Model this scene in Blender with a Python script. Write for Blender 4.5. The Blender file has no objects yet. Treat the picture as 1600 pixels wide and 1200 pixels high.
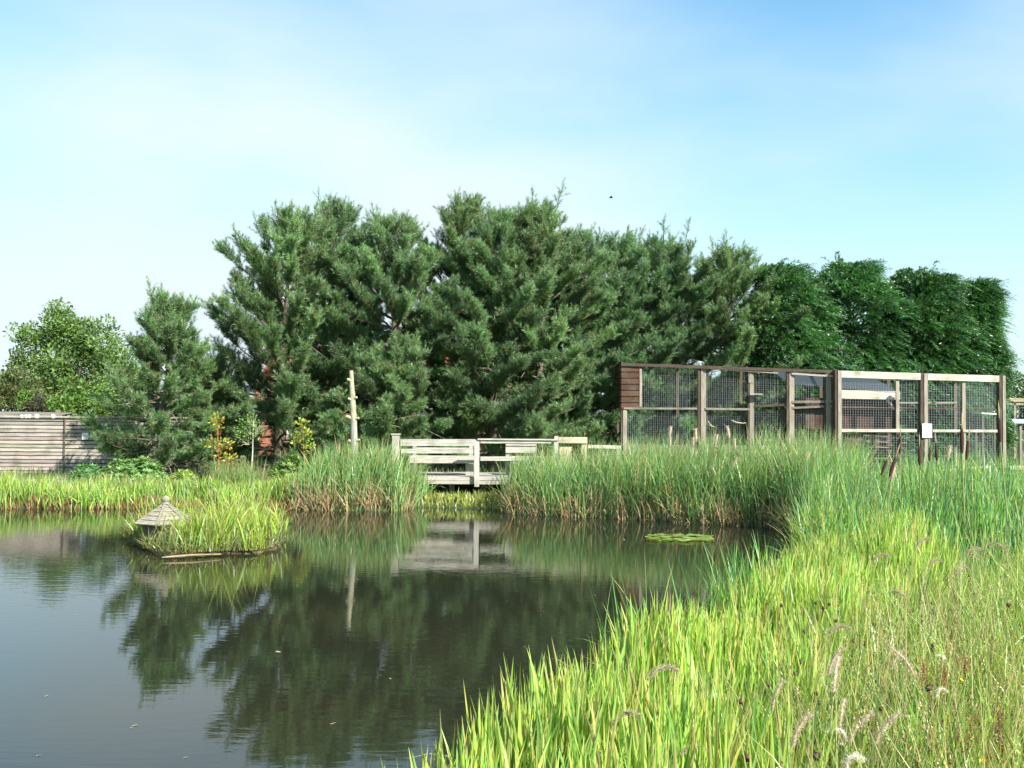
import bpy, math
import numpy as np
from mathutils import Vector, Matrix

SC = bpy.context.scene
COL = SC.collection
PI = math.pi

# ------------------------------------------------------------------ camera
F = 1560.0                      # focal length in pixels of a 1600 px wide picture
CAMZ = 1.9                      # eye height above the water
PITCH = math.atan(45 / F); ROLL = math.radians(0.4)
fw = np.array([0, math.cos(PITCH), math.sin(PITCH)])
up0 = np.array([0, -math.sin(PITCH), math.cos(PITCH)])
rt0 = np.array([1.0, 0, 0])
rt = math.cos(ROLL) * rt0 + math.sin(ROLL) * up0
upv = math.cos(ROLL) * up0 - math.sin(ROLL) * rt0
cd = bpy.data.cameras.new('camera'); cam = bpy.data.objects.new('camera', cd); COL.objects.link(cam)
M = Matrix.Identity(4)
for i in range(3):
    M[i][0] = rt[i]; M[i][1] = upv[i]; M[i][2] = -fw[i]
M[2][3] = CAMZ
cam.matrix_world = M
cd.sensor_width = 36; cd.lens = 36 * F / 1600; cd.clip_start = 0.05; cd.clip_end = 3000
SC.camera = cam
SC.render.resolution_x = 1024; SC.render.resolution_y = 768
SC.view_settings.view_transform = 'Standard'; SC.view_settings.look = 'None'
SC.view_settings.gamma = 1; SC.view_settings.use_curve_mapping = False
SC.view_settings.exposure = 1.36

# ------------------------------------------------------------------ light
SUN = Vector((0.60, -0.58, 0.0)).normalized(); EL = math.radians(37)
SUN = Vector((SUN.x * math.cos(EL), SUN.y * math.cos(EL), math.sin(EL)))
sd = bpy.data.lights.new('sun', 'SUN'); so = bpy.data.objects.new('sun', sd); COL.objects.link(so)
sd.energy = 4.8; sd.angle = math.radians(0.5); sd.color = (1, 0.95, 0.86)
so.rotation_mode = 'QUATERNION'; so.rotation_quaternion = (-SUN).to_track_quat('-Z', 'Y'); so.location = (20, -20, 30)
W = bpy.data.worlds.new('World'); SC.world = W; W.use_nodes = True
wn = W.node_tree.nodes; wl = W.node_tree.links; wn.clear()
wo = wn.new('ShaderNodeOutputWorld'); bg = wn.new('ShaderNodeBackground'); bg.inputs[1].default_value = 0.092
sky = wn.new('ShaderNodeTexSky'); sky.sky_type = 'NISHITA'; sky.sun_disc = False
sky.sun_elevation = EL; sky.sun_rotation = math.atan2(SUN.x, SUN.y); sky.air_density = 1.0; sky.dust_density = 0.6; sky.ozone_density = 1.6
tc = wn.new('ShaderNodeTexCoord'); sx = wn.new('ShaderNodeSeparateXYZ'); wl.new(tc.outputs['Generated'], sx.inputs[0])
mp = wn.new('ShaderNodeMapping'); mp.inputs['Scale'].default_value = (1.0, 1.0, 2.6); mp.inputs['Rotation'].default_value = (0.1, 0.25, 0.0)
mp.inputs['Location'].default_value = (1.35, 0.6, 0.1)
wl.new(tc.outputs['Generated'], mp.inputs[0])
nz = wn.new('ShaderNodeTexNoise'); nz.inputs['Scale'].default_value = 1.5; nz.inputs['Detail'].default_value = 5; nz.inputs['Roughness'].default_value = 0.45
wl.new(mp.outputs[0], nz.inputs['Vector'])
r1 = wn.new('ShaderNodeMapRange'); r1.inputs[1].default_value = 0.36; r1.inputs[2].default_value = 0.72; r1.inputs[3].default_value = 0.0; r1.inputs[4].default_value = 0.85
r1.interpolation_type = 'SMOOTHSTEP'; wl.new(nz.outputs['Fac'], r1.inputs[0])
r2 = wn.new('ShaderNodeMapRange'); r2.inputs[1].default_value = 0.02; r2.inputs[2].default_value = 0.34; r2.inputs[3].default_value = 0.85; r2.inputs[4].default_value = 0.06
r2.interpolation_type = 'SMOOTHSTEP'; wl.new(sx.outputs[2], r2.inputs[0])
m1 = wn.new('ShaderNodeMath'); m1.operation = 'MULTIPLY'; wl.new(r1.outputs[0], m1.inputs[0]); m1.inputs[1].default_value = 0.8
m2 = wn.new('ShaderNodeMath'); m2.operation = 'ADD'; m2.use_clamp = True; wl.new(m1.outputs[0], m2.inputs[0]); wl.new(r2.outputs[0], m2.inputs[1])
wb = wn.new('ShaderNodeVectorMath'); wb.operation = 'MULTIPLY'; wb.inputs[1].default_value = (0.60, 1.06, 1.10); wl.new(sky.outputs[0], wb.inputs[0])
mx = wn.new('ShaderNodeMix'); mx.data_type = 'RGBA'; cb = wn.new('ShaderNodeMath'); cb.operation = 'MULTIPLY_ADD'; cb.inputs[1].default_value = -0.5; wl.new(nz.outputs['Fac'], cb.inputs[0]); wl.new(sx.outputs[0], cb.inputs[2])
cz = wn.new('ShaderNodeMath'); cz.operation = 'MULTIPLY_ADD'; cz.inputs[1].default_value = 1.1; wl.new(sx.outputs[2], cz.inputs[0]); wl.new(cb.outputs[0], cz.inputs[2])
cm = wn.new('ShaderNodeMapRange'); cm.interpolation_type = 'SMOOTHSTEP'; cm.inputs[1].default_value = 0.12; cm.inputs[2].default_value = -0.42; cm.inputs[3].default_value = 0.0; cm.inputs[4].default_value = 0.28; wl.new(cz.outputs[0], cm.inputs[0])
m3 = wn.new('ShaderNodeMath'); m3.operation = 'ADD'; m3.use_clamp = True; wl.new(m2.outputs[0], m3.inputs[0]); wl.new(cm.outputs[0], m3.inputs[1])
wl.new(m3.outputs[0], mx.inputs[0]); wl.new(wb.outputs[0], mx.inputs[6])
mx.inputs[7].default_value = (3.7, 4.3, 4.6, 1)
wl.new(mx.outputs[2], bg.inputs[0]); wl.new(bg.outputs[0], wo.inputs[0])

# ------------------------------------------------------------------ helpers
def A(*a): return np.array(a, float)
CAM = A(0, 0, CAMZ)
def ray(px, py): return fw + (px - 800) / F * rt + (600 - py) / F * upv
def P(px, py, D):                     # the world point seen at a photo pixel, at distance D in front
    r = ray(px, py); return CAM + r * (D / r[1])
def G(px, py, z=0.0):
    r = ray(px, py); return CAM + r * ((z - CAMZ) / r[2])
def nrm(v): return v / np.maximum(np.linalg.norm(v, axis=-1, keepdims=True), 1e-9)

class Geo:
    def __init__(s): s.V = []; s.C = []; s.F = {3: [], 4: []}; s.n = 0; s.N = []
    def add(s, V, Fc, C=(1, 1, 1)):
        V = np.asarray(V, float).reshape(-1, 3)
        C = np.asarray(C, float)
        if C.ndim == 1: C = np.tile(C, (len(V), 1))
        for f in (Fc if isinstance(Fc, list) else [Fc]):
            f = np.asarray(f, int)
            if f.size: s.F[f.shape[1]].append(f + s.n)
        s.V.append(V); s.C.append(C); s.n += len(V)
    def ngon(s, V, C=(1, 1, 1)):
        s.N.append((s.n, len(V))); s.V.append(np.asarray(V, float)); s.C.append(np.tile(np.asarray(C, float), (len(V), 1))); s.n += len(V)
    def beam(s, p0, p1, w, h, C=(1, 1, 1), up=(0, 0, 1), jit=0):
        p0 = np.asarray(p0, float); p1 = np.asarray(p1, float); d = nrm(p1 - p0); u = np.asarray(up, float)
        a = np.cross(d, u)
        if np.linalg.norm(a) < 1e-3: a = np.cross(d, A(0, 1, 0))
        a = nrm(a); b = np.cross(a, d); b = b / np.linalg.norm(b)
        e = min(w, h) * 0.06
        V = []
        for p, s_ in ((p0, 1), (p1, 1)):
            for x, y in ((-1, -1), (1, -1), (1, 1), (-1, 1)):
                V.append(p + a * x * w / 2 + b * y * h / 2)
        s.add(V, A(0, 1, 2, 3, 7, 6, 5, 4, 0, 4, 5, 1, 1, 5, 6, 2, 2, 6, 7, 3, 3, 7, 4, 0).astype(int).reshape(-1, 4)[:, ::-1], C)
    def box(s, lo, hi, C=(1, 1, 1)):
        lo = np.asarray(lo, float); hi = np.asarray(hi, float); c = (lo + hi) / 2
        s.beam(A(c[0], c[1], lo[2]), A(c[0], c[1], hi[2]), hi[0] - lo[0], hi[1] - lo[1], C, up=(0, 1, 0))
    def tube(s, pts, rad, n=6, C=(1, 1, 1), cap=True):
        pts = np.asarray(pts, float); m = len(pts); rad = np.broadcast_to(np.asarray(rad, float), (m,))
        t = np.gradient(pts, axis=0); t = nrm(t)
        ref = A(1, 0.13, 0.07) if abs(t[0][2]) > 0.7 else A(0.1, 0.05, 1)
        a = nrm(np.cross(t, ref)); b = np.cross(t, a)
        th = np.arange(n) * 2 * PI / n
        V = pts[:, None] + rad[:, None, None] * (np.cos(th)[None, :, None] * a[:, None] + np.sin(th)[None, :, None] * b[:, None])
        i = np.arange(m - 1)[:, None] * n; j = np.arange(n)[None]; k = (j + 1) % n
        Fq = np.stack([i + j, i + k, i + n + k, i + n + j], -1).reshape(-1, 4)
        C = np.asarray(C, float)
        if C.ndim == 2: C = np.repeat(C, n, 0)
        s.add(V.reshape(-1, 3), Fq, C)
        if cap:
            Cc = C[-1] if C.ndim == 2 else C
            s.ngon(V[-1], Cc); s.ngon(V[0][::-1], C[0] if C.ndim == 2 else C)
    def build(s, name, mat, parent=None, smooth=False):
        me = bpy.data.meshes.new(name)
        V = np.concatenate(s.V)
        if parent is not None: V = V - LOC[parent.name]
        faces = []; tot = []
        for k in (3, 4):
            for f in s.F[k]: faces.append(f.ravel()); tot.append(np.full(len(f), k))
        for st, k in s.N: faces.append(np.arange(st, st + k)); tot.append(np.array([k]))
        li = np.concatenate(faces); tot = np.concatenate(tot)
        me.vertices.add(len(V)); me.vertices.foreach_set('co', V.ravel().astype(np.float32))
        me.loops.add(len(li)); me.loops.foreach_set('vertex_index', li.astype(np.int32))
        me.polygons.add(len(tot)); st = np.concatenate([[0], np.cumsum(tot)[:-1]])
        me.polygons.foreach_set('loop_start', st.astype(np.int32))
        try: me.polygons.foreach_set('loop_total', tot.astype(np.int32))
        except Exception: pass
        me.polygons.foreach_set('use_smooth', np.full(len(tot), bool(smooth)))
        at = me.color_attributes.new('tint', 'FLOAT_COLOR', 'POINT')
        C = np.concatenate(s.C); C = np.concatenate([C, np.ones((len(C), 1))], 1)
        at.data.foreach_set('color', C.ravel().astype(np.float32))
        me.update(calc_edges=True); me.validate()
        me.materials.append(mat)
        o = bpy.data.objects.new(name, me); COL.objects.link(o)
        if parent is not None: o.parent = parent; LOC[o.name] = LOC[parent.name]
        else: LOC[o.name] = A(0, 0, 0)
        return o
LOC = {}
def tag(o, label=None, cat=None, group=None, kind=None):
    if label: o['label'] = label
    if cat: o['category'] = cat
    if group: o['group'] = group
    if kind: o['kind'] = kind
    return o
def thing(name, loc, label, cat, group=None):
    o = bpy.data.objects.new(name, None); COL.objects.link(o); o.location = tuple(loc); o.empty_display_size = 0.2
    LOC[o.name] = np.asarray(loc, float)
    return tag(o, label, cat, group)
def dup(root, loc, rot=0, scale=1, label=None, tilt=(0, 0)):
    r = root.copy(); COL.objects.link(r); r.location = tuple(loc); r.rotation_euler = (tilt[0], tilt[1], rot); r.scale = (scale,) * 3
    if label: r['label'] = label
    for ch in root.children:
        c = ch.copy(); COL.objects.link(c); c.parent = r
        for g in ch.children:
            d = g.copy(); COL.objects.link(d); d.parent = c
    return r
def rng(s): return np.random.default_rng(s)

# ------------------------------------------------------------------ materials
def newmat(name):
    m = bpy.data.materials.new(name); m.use_nodes = True; m.node_tree.nodes.clear()
    return m, m.node_tree.nodes, m.node_tree.links
def leafmat(name, trans=0.35, gloss=0.06, rough=0.45, tcol=(1.15, 1.25, 0.55)):
    m, n, l = newmat(name)
    out = n.new('ShaderNodeOutputMaterial'); at = n.new('ShaderNodeAttribute'); at.attribute_name = 'tint'
    tcn = n.new('ShaderNodeTexCoord'); nz = n.new('ShaderNodeTexNoise'); nz.inputs['Scale'].default_value = 1.3; nz.inputs['Detail'].default_value = 3
    l.new(tcn.outputs['Object'], nz.inputs['Vector'])
    mr = n.new('ShaderNodeMapRange'); mr.inputs[1].default_value = 0.3; mr.inputs[2].default_value = 0.7; mr.inputs[3].default_value = 0.8; mr.inputs[4].default_value = 1.2
    l.new(nz.outputs['Fac'], mr.inputs[0])
    mu = n.new('ShaderNodeVectorMath'); mu.operation = 'SCALE'; l.new(at.outputs['Color'], mu.inputs[0]); l.new(mr.outputs[0], mu.inputs['Scale'])
    di = n.new('ShaderNodeBsdfDiffuse'); tr = n.new('ShaderNodeBsdfTranslucent'); gl = n.new('ShaderNodeBsdfGlossy')
    gl.inputs['Roughness'].default_value = rough; gl.inputs['Color'].default_value = (0.9, 0.95, 0.9, 1)
    tm = n.new('ShaderNodeVectorMath'); tm.operation = 'MULTIPLY'; tm.inputs[1].default_value = tcol; l.new(mu.outputs[0], tm.inputs[0])
    l.new(mu.outputs[0], di.inputs[0]); l.new(tm.outputs[0], tr.inputs[0])
    a = n.new('ShaderNodeMixShader'); a.inputs[0].default_value = trans; l.new(di.outputs[0], a.inputs[1]); l.new(tr.outputs[0], a.inputs[2])
    b = n.new('ShaderNodeMixShader'); b.inputs[0].default_value = gloss; l.new(a.outputs[0], b.inputs[1]); l.new(gl.outputs[0], b.inputs[2])
    l.new(b.outputs[0], out.inputs[0]); return m
def surfmat(name, stretch=(1, 1, 1), scale=8, c_lo=0.7, c_hi=1.25, rough=0.8, bump=0.3, stain=0.0, staincol=(0.1, 0.12, 0.06), spec=0.3):
    """tint attribute x procedural grain, with blotchy stains"""
    m, n, l = newmat(name)
    out = n.new('ShaderNodeOutputMaterial'); bs = n.new('ShaderNodeBsdfPrincipled'); at = n.new('ShaderNodeAttribute'); at.attribute_name = 'tint'
    tcn = n.new('ShaderNodeTexCoord'); mp = n.new('ShaderNodeMapping'); mp.inputs['Scale'].default_value = stretch; l.new(tcn.outputs['Object'], mp.inputs[0])
    nz = n.new('ShaderNodeTexNoise'); nz.inputs['Scale'].default_value = scale; nz.inputs['Detail'].default_value = 6; nz.inputs['Roughness'].default_value = 0.65; l.new(mp.outputs[0], nz.inputs['Vector'])
    mr = n.new('ShaderNodeMapRange'); mr.inputs[1].default_value = 0.3; mr.inputs[2].default_value = 0.7; mr.inputs[3].default_value = c_lo; mr.inputs[4].default_value = c_hi; l.new(nz.outputs['Fac'], mr.inputs[0])
    mu = n.new('ShaderNodeVectorMath'); mu.operation = 'SCALE'; l.new(at.outputs['Color'], mu.inputs[0]); l.new(mr.outputs[0], mu.inputs['Scale'])
    n2 = n.new('ShaderNodeTexNoise'); n2.inputs['Scale'].default_value = 2.3; n2.inputs['Detail'].default_value = 5; l.new(tcn.outputs['Object'], n2.inputs['Vector'])
    m2 = n.new('ShaderNodeMapRange'); m2.inputs[1].default_value = 0.5; m2.inputs[2].default_value = 0.72; m2.inputs[3].default_value = 0; m2.inputs[4].default_value = stain; l.new(n2.outputs['Fac'], m2.inputs[0])
    mx = n.new('ShaderNodeMix'); mx.data_type = 'RGBA'; l.new(m2.outputs[0], mx.inputs[0]); l.new(mu.outputs[0], mx.inputs[6]); mx.inputs[7].default_value = staincol + (1,)
    l.new(mx.outputs[2], bs.inputs['Base Color']); bs.inputs['Roughness'].default_value = rough; bs.inputs['Specular IOR Level'].default_value = spec
    bp = n.new('ShaderNodeBump'); bp.inputs['Strength'].default_value = bump; bp.inputs['Distance'].default_value = 0.01; l.new(nz.outputs['Fac'], bp.inputs['Height']); l.new(bp.outputs[0], bs.inputs['Normal'])
    l.new(bs.outputs[0], out.inputs[0]); return m
M_needle = leafmat('pine_needles', 0.30, 0.05, 0.45, (1.1, 1.2, 0.6))
M_frond = leafmat('cypress_fronds', 0.22, 0.06, 0.4, (1.1, 1.3, 0.5))
M_leaf = leafmat('broad_leaves', 0.38, 0.03, 0.6)
M_blade = leafmat('grass_blades', 0.42, 0.05, 0.4, (1.1, 1.15, 0.5))
M_dry = leafmat('dry_plants', 0.3, 0.02, 0.6, (1.0, 0.95, 0.8))
M_bark = surfmat('bark', (1, 1, 0.3), 14, 0.55, 1.35, 0.9, 0.8, 0.3)
M_woodx = surfmat('timber_grain_lengthwise', (0.7, 6, 22), 4, 0.45, 1.4, 0.8, 0.5, 0.7, (0.13, 0.13, 0.085))
M_woodz = surfmat('timber_grain_upright', (18, 18, 0.8), 4, 0.5, 1.4, 0.8, 0.5, 0.6, (0.15, 0.13, 0.09))
M_metal = surfmat('galvanised_wire', (1, 1, 1), 20, 0.8, 1.2, 0.45, 0.0, 0, spec=0.6)
M_paint = surfmat('painted_board', (1, 1, 1), 12, 0.93, 1.05, 0.6, 0.05, 0.08, (0.5, 0.5, 0.47))
M_tile = surfmat('roof_tiles', (1, 1, 1), 9, 0.6, 1.3, 0.85, 0.3, 0.3, (0.12, 0.10, 0.08))
M_soil = surfmat('soil', (1, 1, 1), 10, 0.5, 1.4, 0.95, 0.8, 0.4, (0.05, 0.07, 0.02))

# ground
def groundmat():
    m, n, l = newmat('ground'); out = n.new('ShaderNodeOutputMaterial'); bs = n.new('ShaderNodeBsdfPrincipled'); bs.inputs['Roughness'].default_value = 0.95
    t = n.new('ShaderNodeTexCoord'); nz = n.new('ShaderNodeTexNoise'); nz.inputs['Scale'].default_value = 0.5; nz.inputs['Detail'].default_value = 8; nz.inputs['Roughness'].default_value = 0.7
    l.new(t.outputs['Object'], nz.inputs['Vector']); cr = n.new('ShaderNodeValToRGB')
    cr.color_ramp.elements[0].position = 0.35; cr.color_ramp.elements[0].color = (0.035, 0.028, 0.014, 1)
    cr.color_ramp.elements[1].position = 0.62; cr.color_ramp.elements[1].color = (0.06, 0.10, 0.02, 1)
    l.new(nz.outputs['Fac'], cr.inputs[0]); l.new(cr.outputs[0], bs.inputs['Base Color'])
    n2 = n.new('ShaderNodeTexNoise'); n2.inputs['Scale'].default_value = 14; n2.inputs['Detail'].default_value = 6; l.new(t.outputs['Object'], n2.inputs['Vector'])
    bp = n.new('ShaderNodeBump'); bp.inputs['Strength'].default_value = 0.9; bp.inputs['Distance'].default_value = 0.05; l.new(n2.outputs['Fac'], bp.inputs['Height']); l.new(bp.outputs[0], bs.inputs['Normal'])
    l.new(bs.outputs[0], out.inputs[0]); return m
def watermat():
    m, n, l = newmat('pond_water'); out = n.new('ShaderNodeOutputMaterial'); bs = n.new('ShaderNodeBsdfPrincipled')
    bs.inputs['Roughness'].default_value = 0.02; bs.inputs['IOR'].default_value = 1.42
    t = n.new('ShaderNodeTexCoord')
    n0 = n.new('ShaderNodeTexNoise'); n0.inputs['Scale'].default_value = 0.35; n0.inputs['Detail'].default_value = 4; l.new(t.outputs['Object'], n0.inputs['Vector'])
    cr = n.new('ShaderNodeValToRGB'); cr.color_ramp.elements[0].position = 0.35; cr.color_ramp.elements[0].color = (0.019, 0.018, 0.0105, 1)
    cr.color_ramp.elements[1].position = 0.65; cr.color_ramp.elements[1].color = (0.014, 0.019, 0.0115, 1); l.new(n0.outputs['Fac'], cr.inputs[0]); l.new(cr.outputs[0], bs.inputs['Base Color'])
    mp = n.new('ShaderNodeMapping'); mp.inputs['Scale'].default_value = (2.2, 7, 1); l.new(t.outputs['Object'], mp.inputs[0])
    n1 = n.new('ShaderNodeTexNoise'); n1.inputs['Scale'].default_value = 1.6; n1.inputs['Detail'].default_value = 3; n1.inputs['Roughness'].default_value = 0.5; l.new(mp.outputs[0], n1.inputs['Vector'])
    n2 = n.new('ShaderNodeTexNoise'); n2.inputs['Scale'].default_value = 0.22; n2.inputs['Detail'].default_value = 2; l.new(t.outputs['Object'], n2.inputs['Vector'])
    mr = n.new('ShaderNodeMapRange'); mr.inputs[1].default_value = 0.42; mr.inputs[2].default_value = 0.62; mr.inputs[3].default_value = 0.35; mr.inputs[4].default_value = 1.0; l.new(n2.outputs['Fac'], mr.inputs[0])
    mu = n.new('ShaderNodeMath'); mu.operation = 'MULTIPLY'; l.new(n1.outputs['Fac'], mu.inputs[0]); l.new(mr.outputs[0], mu.inputs[1])
    bp = n.new('ShaderNodeBump'); bp.inputs['Strength'].default_value = 1.0; bp.inputs['Distance'].default_value = 0.0016; l.new(mu.outputs[0], bp.inputs['Height']); l.new(bp.outputs[0], bs.inputs['Normal'])
    l.new(bs.outputs[0], out.inputs[0]); return m

# ------------------------------------------------------------------ pond outline, terrain, water
POND = np.array([(-0.75, 2.3), (-0.5, 3.4), (-0.32, 4.3), (-0.1, 4.75), (0.3, 5.05), (.5, 5.8), (1.1, 6.7), (1.55, 7.3), (2.4, 8.8), (3.08, 10.5), (3.85, 13), (4.7, 16.0), (4.45, 16.9),
                 (2.3, 18), (0.1, 18.9), (-0.3, 19.9), (-2.0, 20.1), (-2.2, 19.2), (-5, 19.5), (-10, 19.1), (-18, 18.5), (-22, 12), (-18, 3), (-8, 0.3), (-3, 0.9)])
def sdist(x, y):                          # + outside the pond, - inside
    x = np.asarray(x, float); y = np.asarray(y, float); d = np.full(x.shape, 1e9); ins = np.zeros(x.shape, bool); n = len(POND)
    for i in range(n):
        a = POND[i]; b = POND[(i + 1) % n]; e = b - a
        t = np.clip(((x - a[0]) * e[0] + (y - a[1]) * e[1]) / (e @ e), 0, 1)
        d = np.minimum(d, np.hypot(x - a[0] - t * e[0], y - a[1] - t * e[1]))
        c = ((a[1] > y) != (b[1] > y)); xi = a[0] + (y - a[1]) / (e[1] if abs(e[1]) > 1e-9 else 1e-9) * e[0]
        ins ^= c & (x < xi)
    return np.where(ins, -d, d)
def sm(t): t = np.clip(t, 0, 1); return t * t * (3 - 2 * t)
def gz(x, y):
    x = np.asarray(x, float); y = np.asarray(y, float)
    d = sdist(x, y) + 0.10 * np.sin(x * 3.1 + 1) * np.cos(y * 2.7)
    z = -0.7 + 0.7 * sm((d + 1.2) / 1.2)
    z = z + 0.13 * sm(d / 0.25) + 0.22 * sm(d / 3.5)
    z = z + 0.02 * np.sin(x * 1.7 + y) * np.cos(y * 1.3 - x * .4) * (d > 0)
    return z
def axis(lo, hi, step, far):
    a = np.arange(lo, hi + step / 2, step); out = []; s = step; v = 0
    while v < far: s *= 1.35; v += s; out.append(v)
    o = np.array(out); return np.concatenate([lo - o[::-1], a, hi + o])
xs = axis(-24, 20, 0.2, 900); ys = axis(-4, 34, 0.2, 900)
X, Y = np.meshgrid(xs, ys, indexing='ij'); Z = gz(X, Y); nx, ny = X.shape
g = Geo(); i = np.arange(nx - 1)[:, None] * ny; j = np.arange(ny - 1)[None]
g.add(np.stack([X, Y, Z], -1), np.stack([i + j, i + ny + j, i + ny + j + 1, i + j + 1], -1).reshape(-1, 4))
tag(g.build('ground', groundmat(), smooth=True), 'grassy banks and soil around the pond', 'ground', kind='structure')
g = Geo(); g.add([(-23, -1, 0), (6, -1, 0), (6, 21.5, 0), (-23, 21.5, 0)], np.array([[0, 1, 2, 3]]))
tag(g.build('water', watermat()), 'still brown green pond water reflecting trees and sky', 'water', kind='structure')
# sandy path behind the bank
g = Geo(); pts = [(-16, 22.1), (-10, 21.6), (-6, 21.5), (-3.2, 21.9), (0, 23.6), (4, 22.6), (8, 22.0), (16, 21.8)]
px_ = np.linspace(-16, 16, 90); py_ = np.interp(px_, [p[0] for p in pts], [p[1] for p in pts])
Vp = []; 
for x, y in zip(px_, py_):
    for o in (-0.45, -0.15, 0.15, 0.45): Vp.append((x, y + o + 0.05 * math.sin(x * 3), float(gz(x, y + o)) + 0.022))
i = np.arange(89)[:, None] * 4; j = np.arange(3)[None]
g.add(Vp, np.stack([i + j, i + 4 + j, i + 5 + j, i + 1 + j], -1).reshape(-1, 4), (0.30, 0.25, 0.17))
tag(g.build('path', M_soil, smooth=True), 'trodden sandy path behind the reeds', 'path', kind='structure')

# ------------------------------------------------------------------ plant generators
def blades(geo, base, h, w, az, th0, th1, cb, ct, nseg=5, pw=1.6, fold=True, tipstart=0.45, face=None, wprof='sword'):
    """strips: base (N,3); bend from th0 to th1 (radians off vertical) towards azimuth az"""
    N = len(base); t = np.linspace(0, 1, nseg + 1)
    th = th0[:, None] + (th1 - th0)[:, None] * t[None] ** pw
    ds = h[:, None] / nseg; mid = (th[:, 1:] + th[:, :-1]) / 2
    r = np.concatenate([np.zeros((N, 1)), np.cumsum(np.sin(mid) * ds, 1)], 1); z = np.concatenate([np.zeros((N, 1)), np.cumsum(np.cos(mid) * ds, 1)], 1)
    dx, dy = np.cos(az)[:, None], np.sin(az)[:, None]
    C0 = np.stack([base[:, 0, None] + r * dx, base[:, 1, None] + r * dy, base[:, 2, None] + z], -1)
    fa = az + PI / 2 if face is None else face
    side = np.stack([np.cos(fa), np.sin(fa), 0 * fa], -1)[:, None]
    wp = np.minimum(1, 1.9 * (1 - t) ** 0.75 + 0.02) * (0.75 + 0.25 * np.sin(PI * np.minimum(t * 1.4, 1)))
    wd = w[:, None] * wp[None] / 2
    nrmv = np.stack([-side[..., 1], side[..., 0], side[..., 2]], -1)
    L = C0 - side * wd[..., None]; R = C0 + side * wd[..., None]
    tt = sm((t - tipstart) / (1 - tipstart))[None, :, None]
    Cc = cb[:, None] * (1 - tt) + ct[:, None] * tt
    if fold:
        Mi = C0 + nrmv * (wd * 0.35)[..., None]
        V = np.stack([L, Mi, R], 2); k = 3
    else:
        V = np.stack([L, R], 2); k = 2
    Cv = np.repeat(Cc[:, :, None], k, 2)
    i = (np.arange(N) * (nseg + 1) * k)[:, None, None] + (np.arange(nseg) * k)[None, :, None] + np.arange(k - 1)[None, None]
    Fq = np.stack([i, i + 1, i + k + 1, i + k], -1).reshape(-1, 4)
    geo.add(V.reshape(-1, 3), Fq, Cv.reshape(-1, 3))
def pick(r, N, cols, wts=None, var=0.15):
    cols = np.array(cols, float); k = r.choice(len(cols), N, p=None if wts is None else np.array(wts) / sum(wts))
    c = cols[k] * (1 + var * r.standard_normal((N, 1))) * (1 + 0.06 * r.standard_normal((N, 3)))
    return np.clip(c, 0.004, 0.9)
def rect_scatter(r, N, poly, ok=None):
    poly = np.array(poly, float); lo = poly.min(0); hi = poly.max(0); out = []; tot = 0
    n = len(poly)
    while tot < N:
        p = lo + (hi - lo) * r.random((N * 2, 2)); ins = np.zeros(len(p), bool)
        for i in range(n):
            a = poly[i]; b = poly[(i + 1) % n]; c = (a[1] > p[:, 1]) != (b[1] > p[:, 1])
            xi = a[0] + (p[:, 1] - a[1]) / ((b[1] - a[1]) or 1e-9) * (b[0] - a[0]); ins ^= c & (p[:, 0] < xi)
        p = p[ins]
        if ok is not None: p = p[ok(p[:, 0], p[:, 1])]
        out.append(p); tot += len(p)
    p = np.concatenate(out)[:N]; return p
def clumpy(r, p, amt, ncl, rad):
    """pull scattered points towards clump centres"""
    c = p[r.integers(0, len(p), ncl)]; k = r.integers(0, ncl, len(p)); m = r.random(len(p)) < amt
    q = p.copy(); q[m] = c[k[m]] + rad * r.standard_normal((m.sum(), 2)); return q
def stand(name, label, cat, seed, poly, N, hr, wr, cols, wts, tips, lean=(0.03, 0.25), bend=(0.1, 0.9), clump=None, ok=None, wind=0.0, nseg=5, fold=True, broken=0.03, mat=None, zoff=0.0, hmap=None, tipstart=0.45):
    r = rng(seed); p = rect_scatter(r, N, poly, ok)
    if clump: p = clumpy(r, p, *clump)
    if ok is not None: p = p[ok(p[:, 0], p[:, 1])]
    N = len(p); b = np.column_stack([p, np.maximum(gz(p[:, 0], p[:, 1]), -0.25) - 0.02 + zoff])
    h = hr[0] + (hr[1] - hr[0]) * r.random(N) ** 0.8
    if hmap is not None: h = h * hmap(p[:, 0], p[:, 1])
    w = wr[0] + (wr[1] - wr[0]) * r.random(N)
    az = r.random(N) * 2 * PI
    if wind: az = np.where(r.random(N) < wind, r.normal(0.1, 0.7, N), az)
    th0 = lean[0] + (lean[1] - lean[0]) * r.random(N); th1 = th0 + bend[0] + (bend[1] - bend[0]) * r.random(N) ** 2
    brk = r.random(N) < broken; th1[brk] += 1.4; th0[brk] += 0.25
    cb = pick(r, N, cols, wts); ct = cb.copy(); ty = r.random(N) < tips[0]; ct[ty] = pick(r, ty.sum(), tips[1])
    g = Geo(); blades(g, b, h, w, az, th0, th1, cb, ct, nseg, 1.6, fold, tipstart, face=r.random(N) * 2 * PI)
    return tag(g.build(name, mat or M_blade), label, cat, kind='stuff')

def rhomb(geo, c, d, nn, ln, wd, col, fold=0.0):
    """leaf quads (N)"""
    s = nrm(np.cross(d, nn)); N = len(c)
    V = np.stack([c, c + d * ln[:, None] * 0.45 + s * wd[:, None] / 2, c + d * ln[:, None], c + d * ln[:, None] * 0.45 - s * wd[:, None] / 2], 1)
    geo.add(V.reshape(-1, 3), np.arange(N * 4).reshape(-1, 4), np.repeat(col, 4, 0))
def rdir(r, N): return nrm(r.standard_normal((N, 3)))

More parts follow.
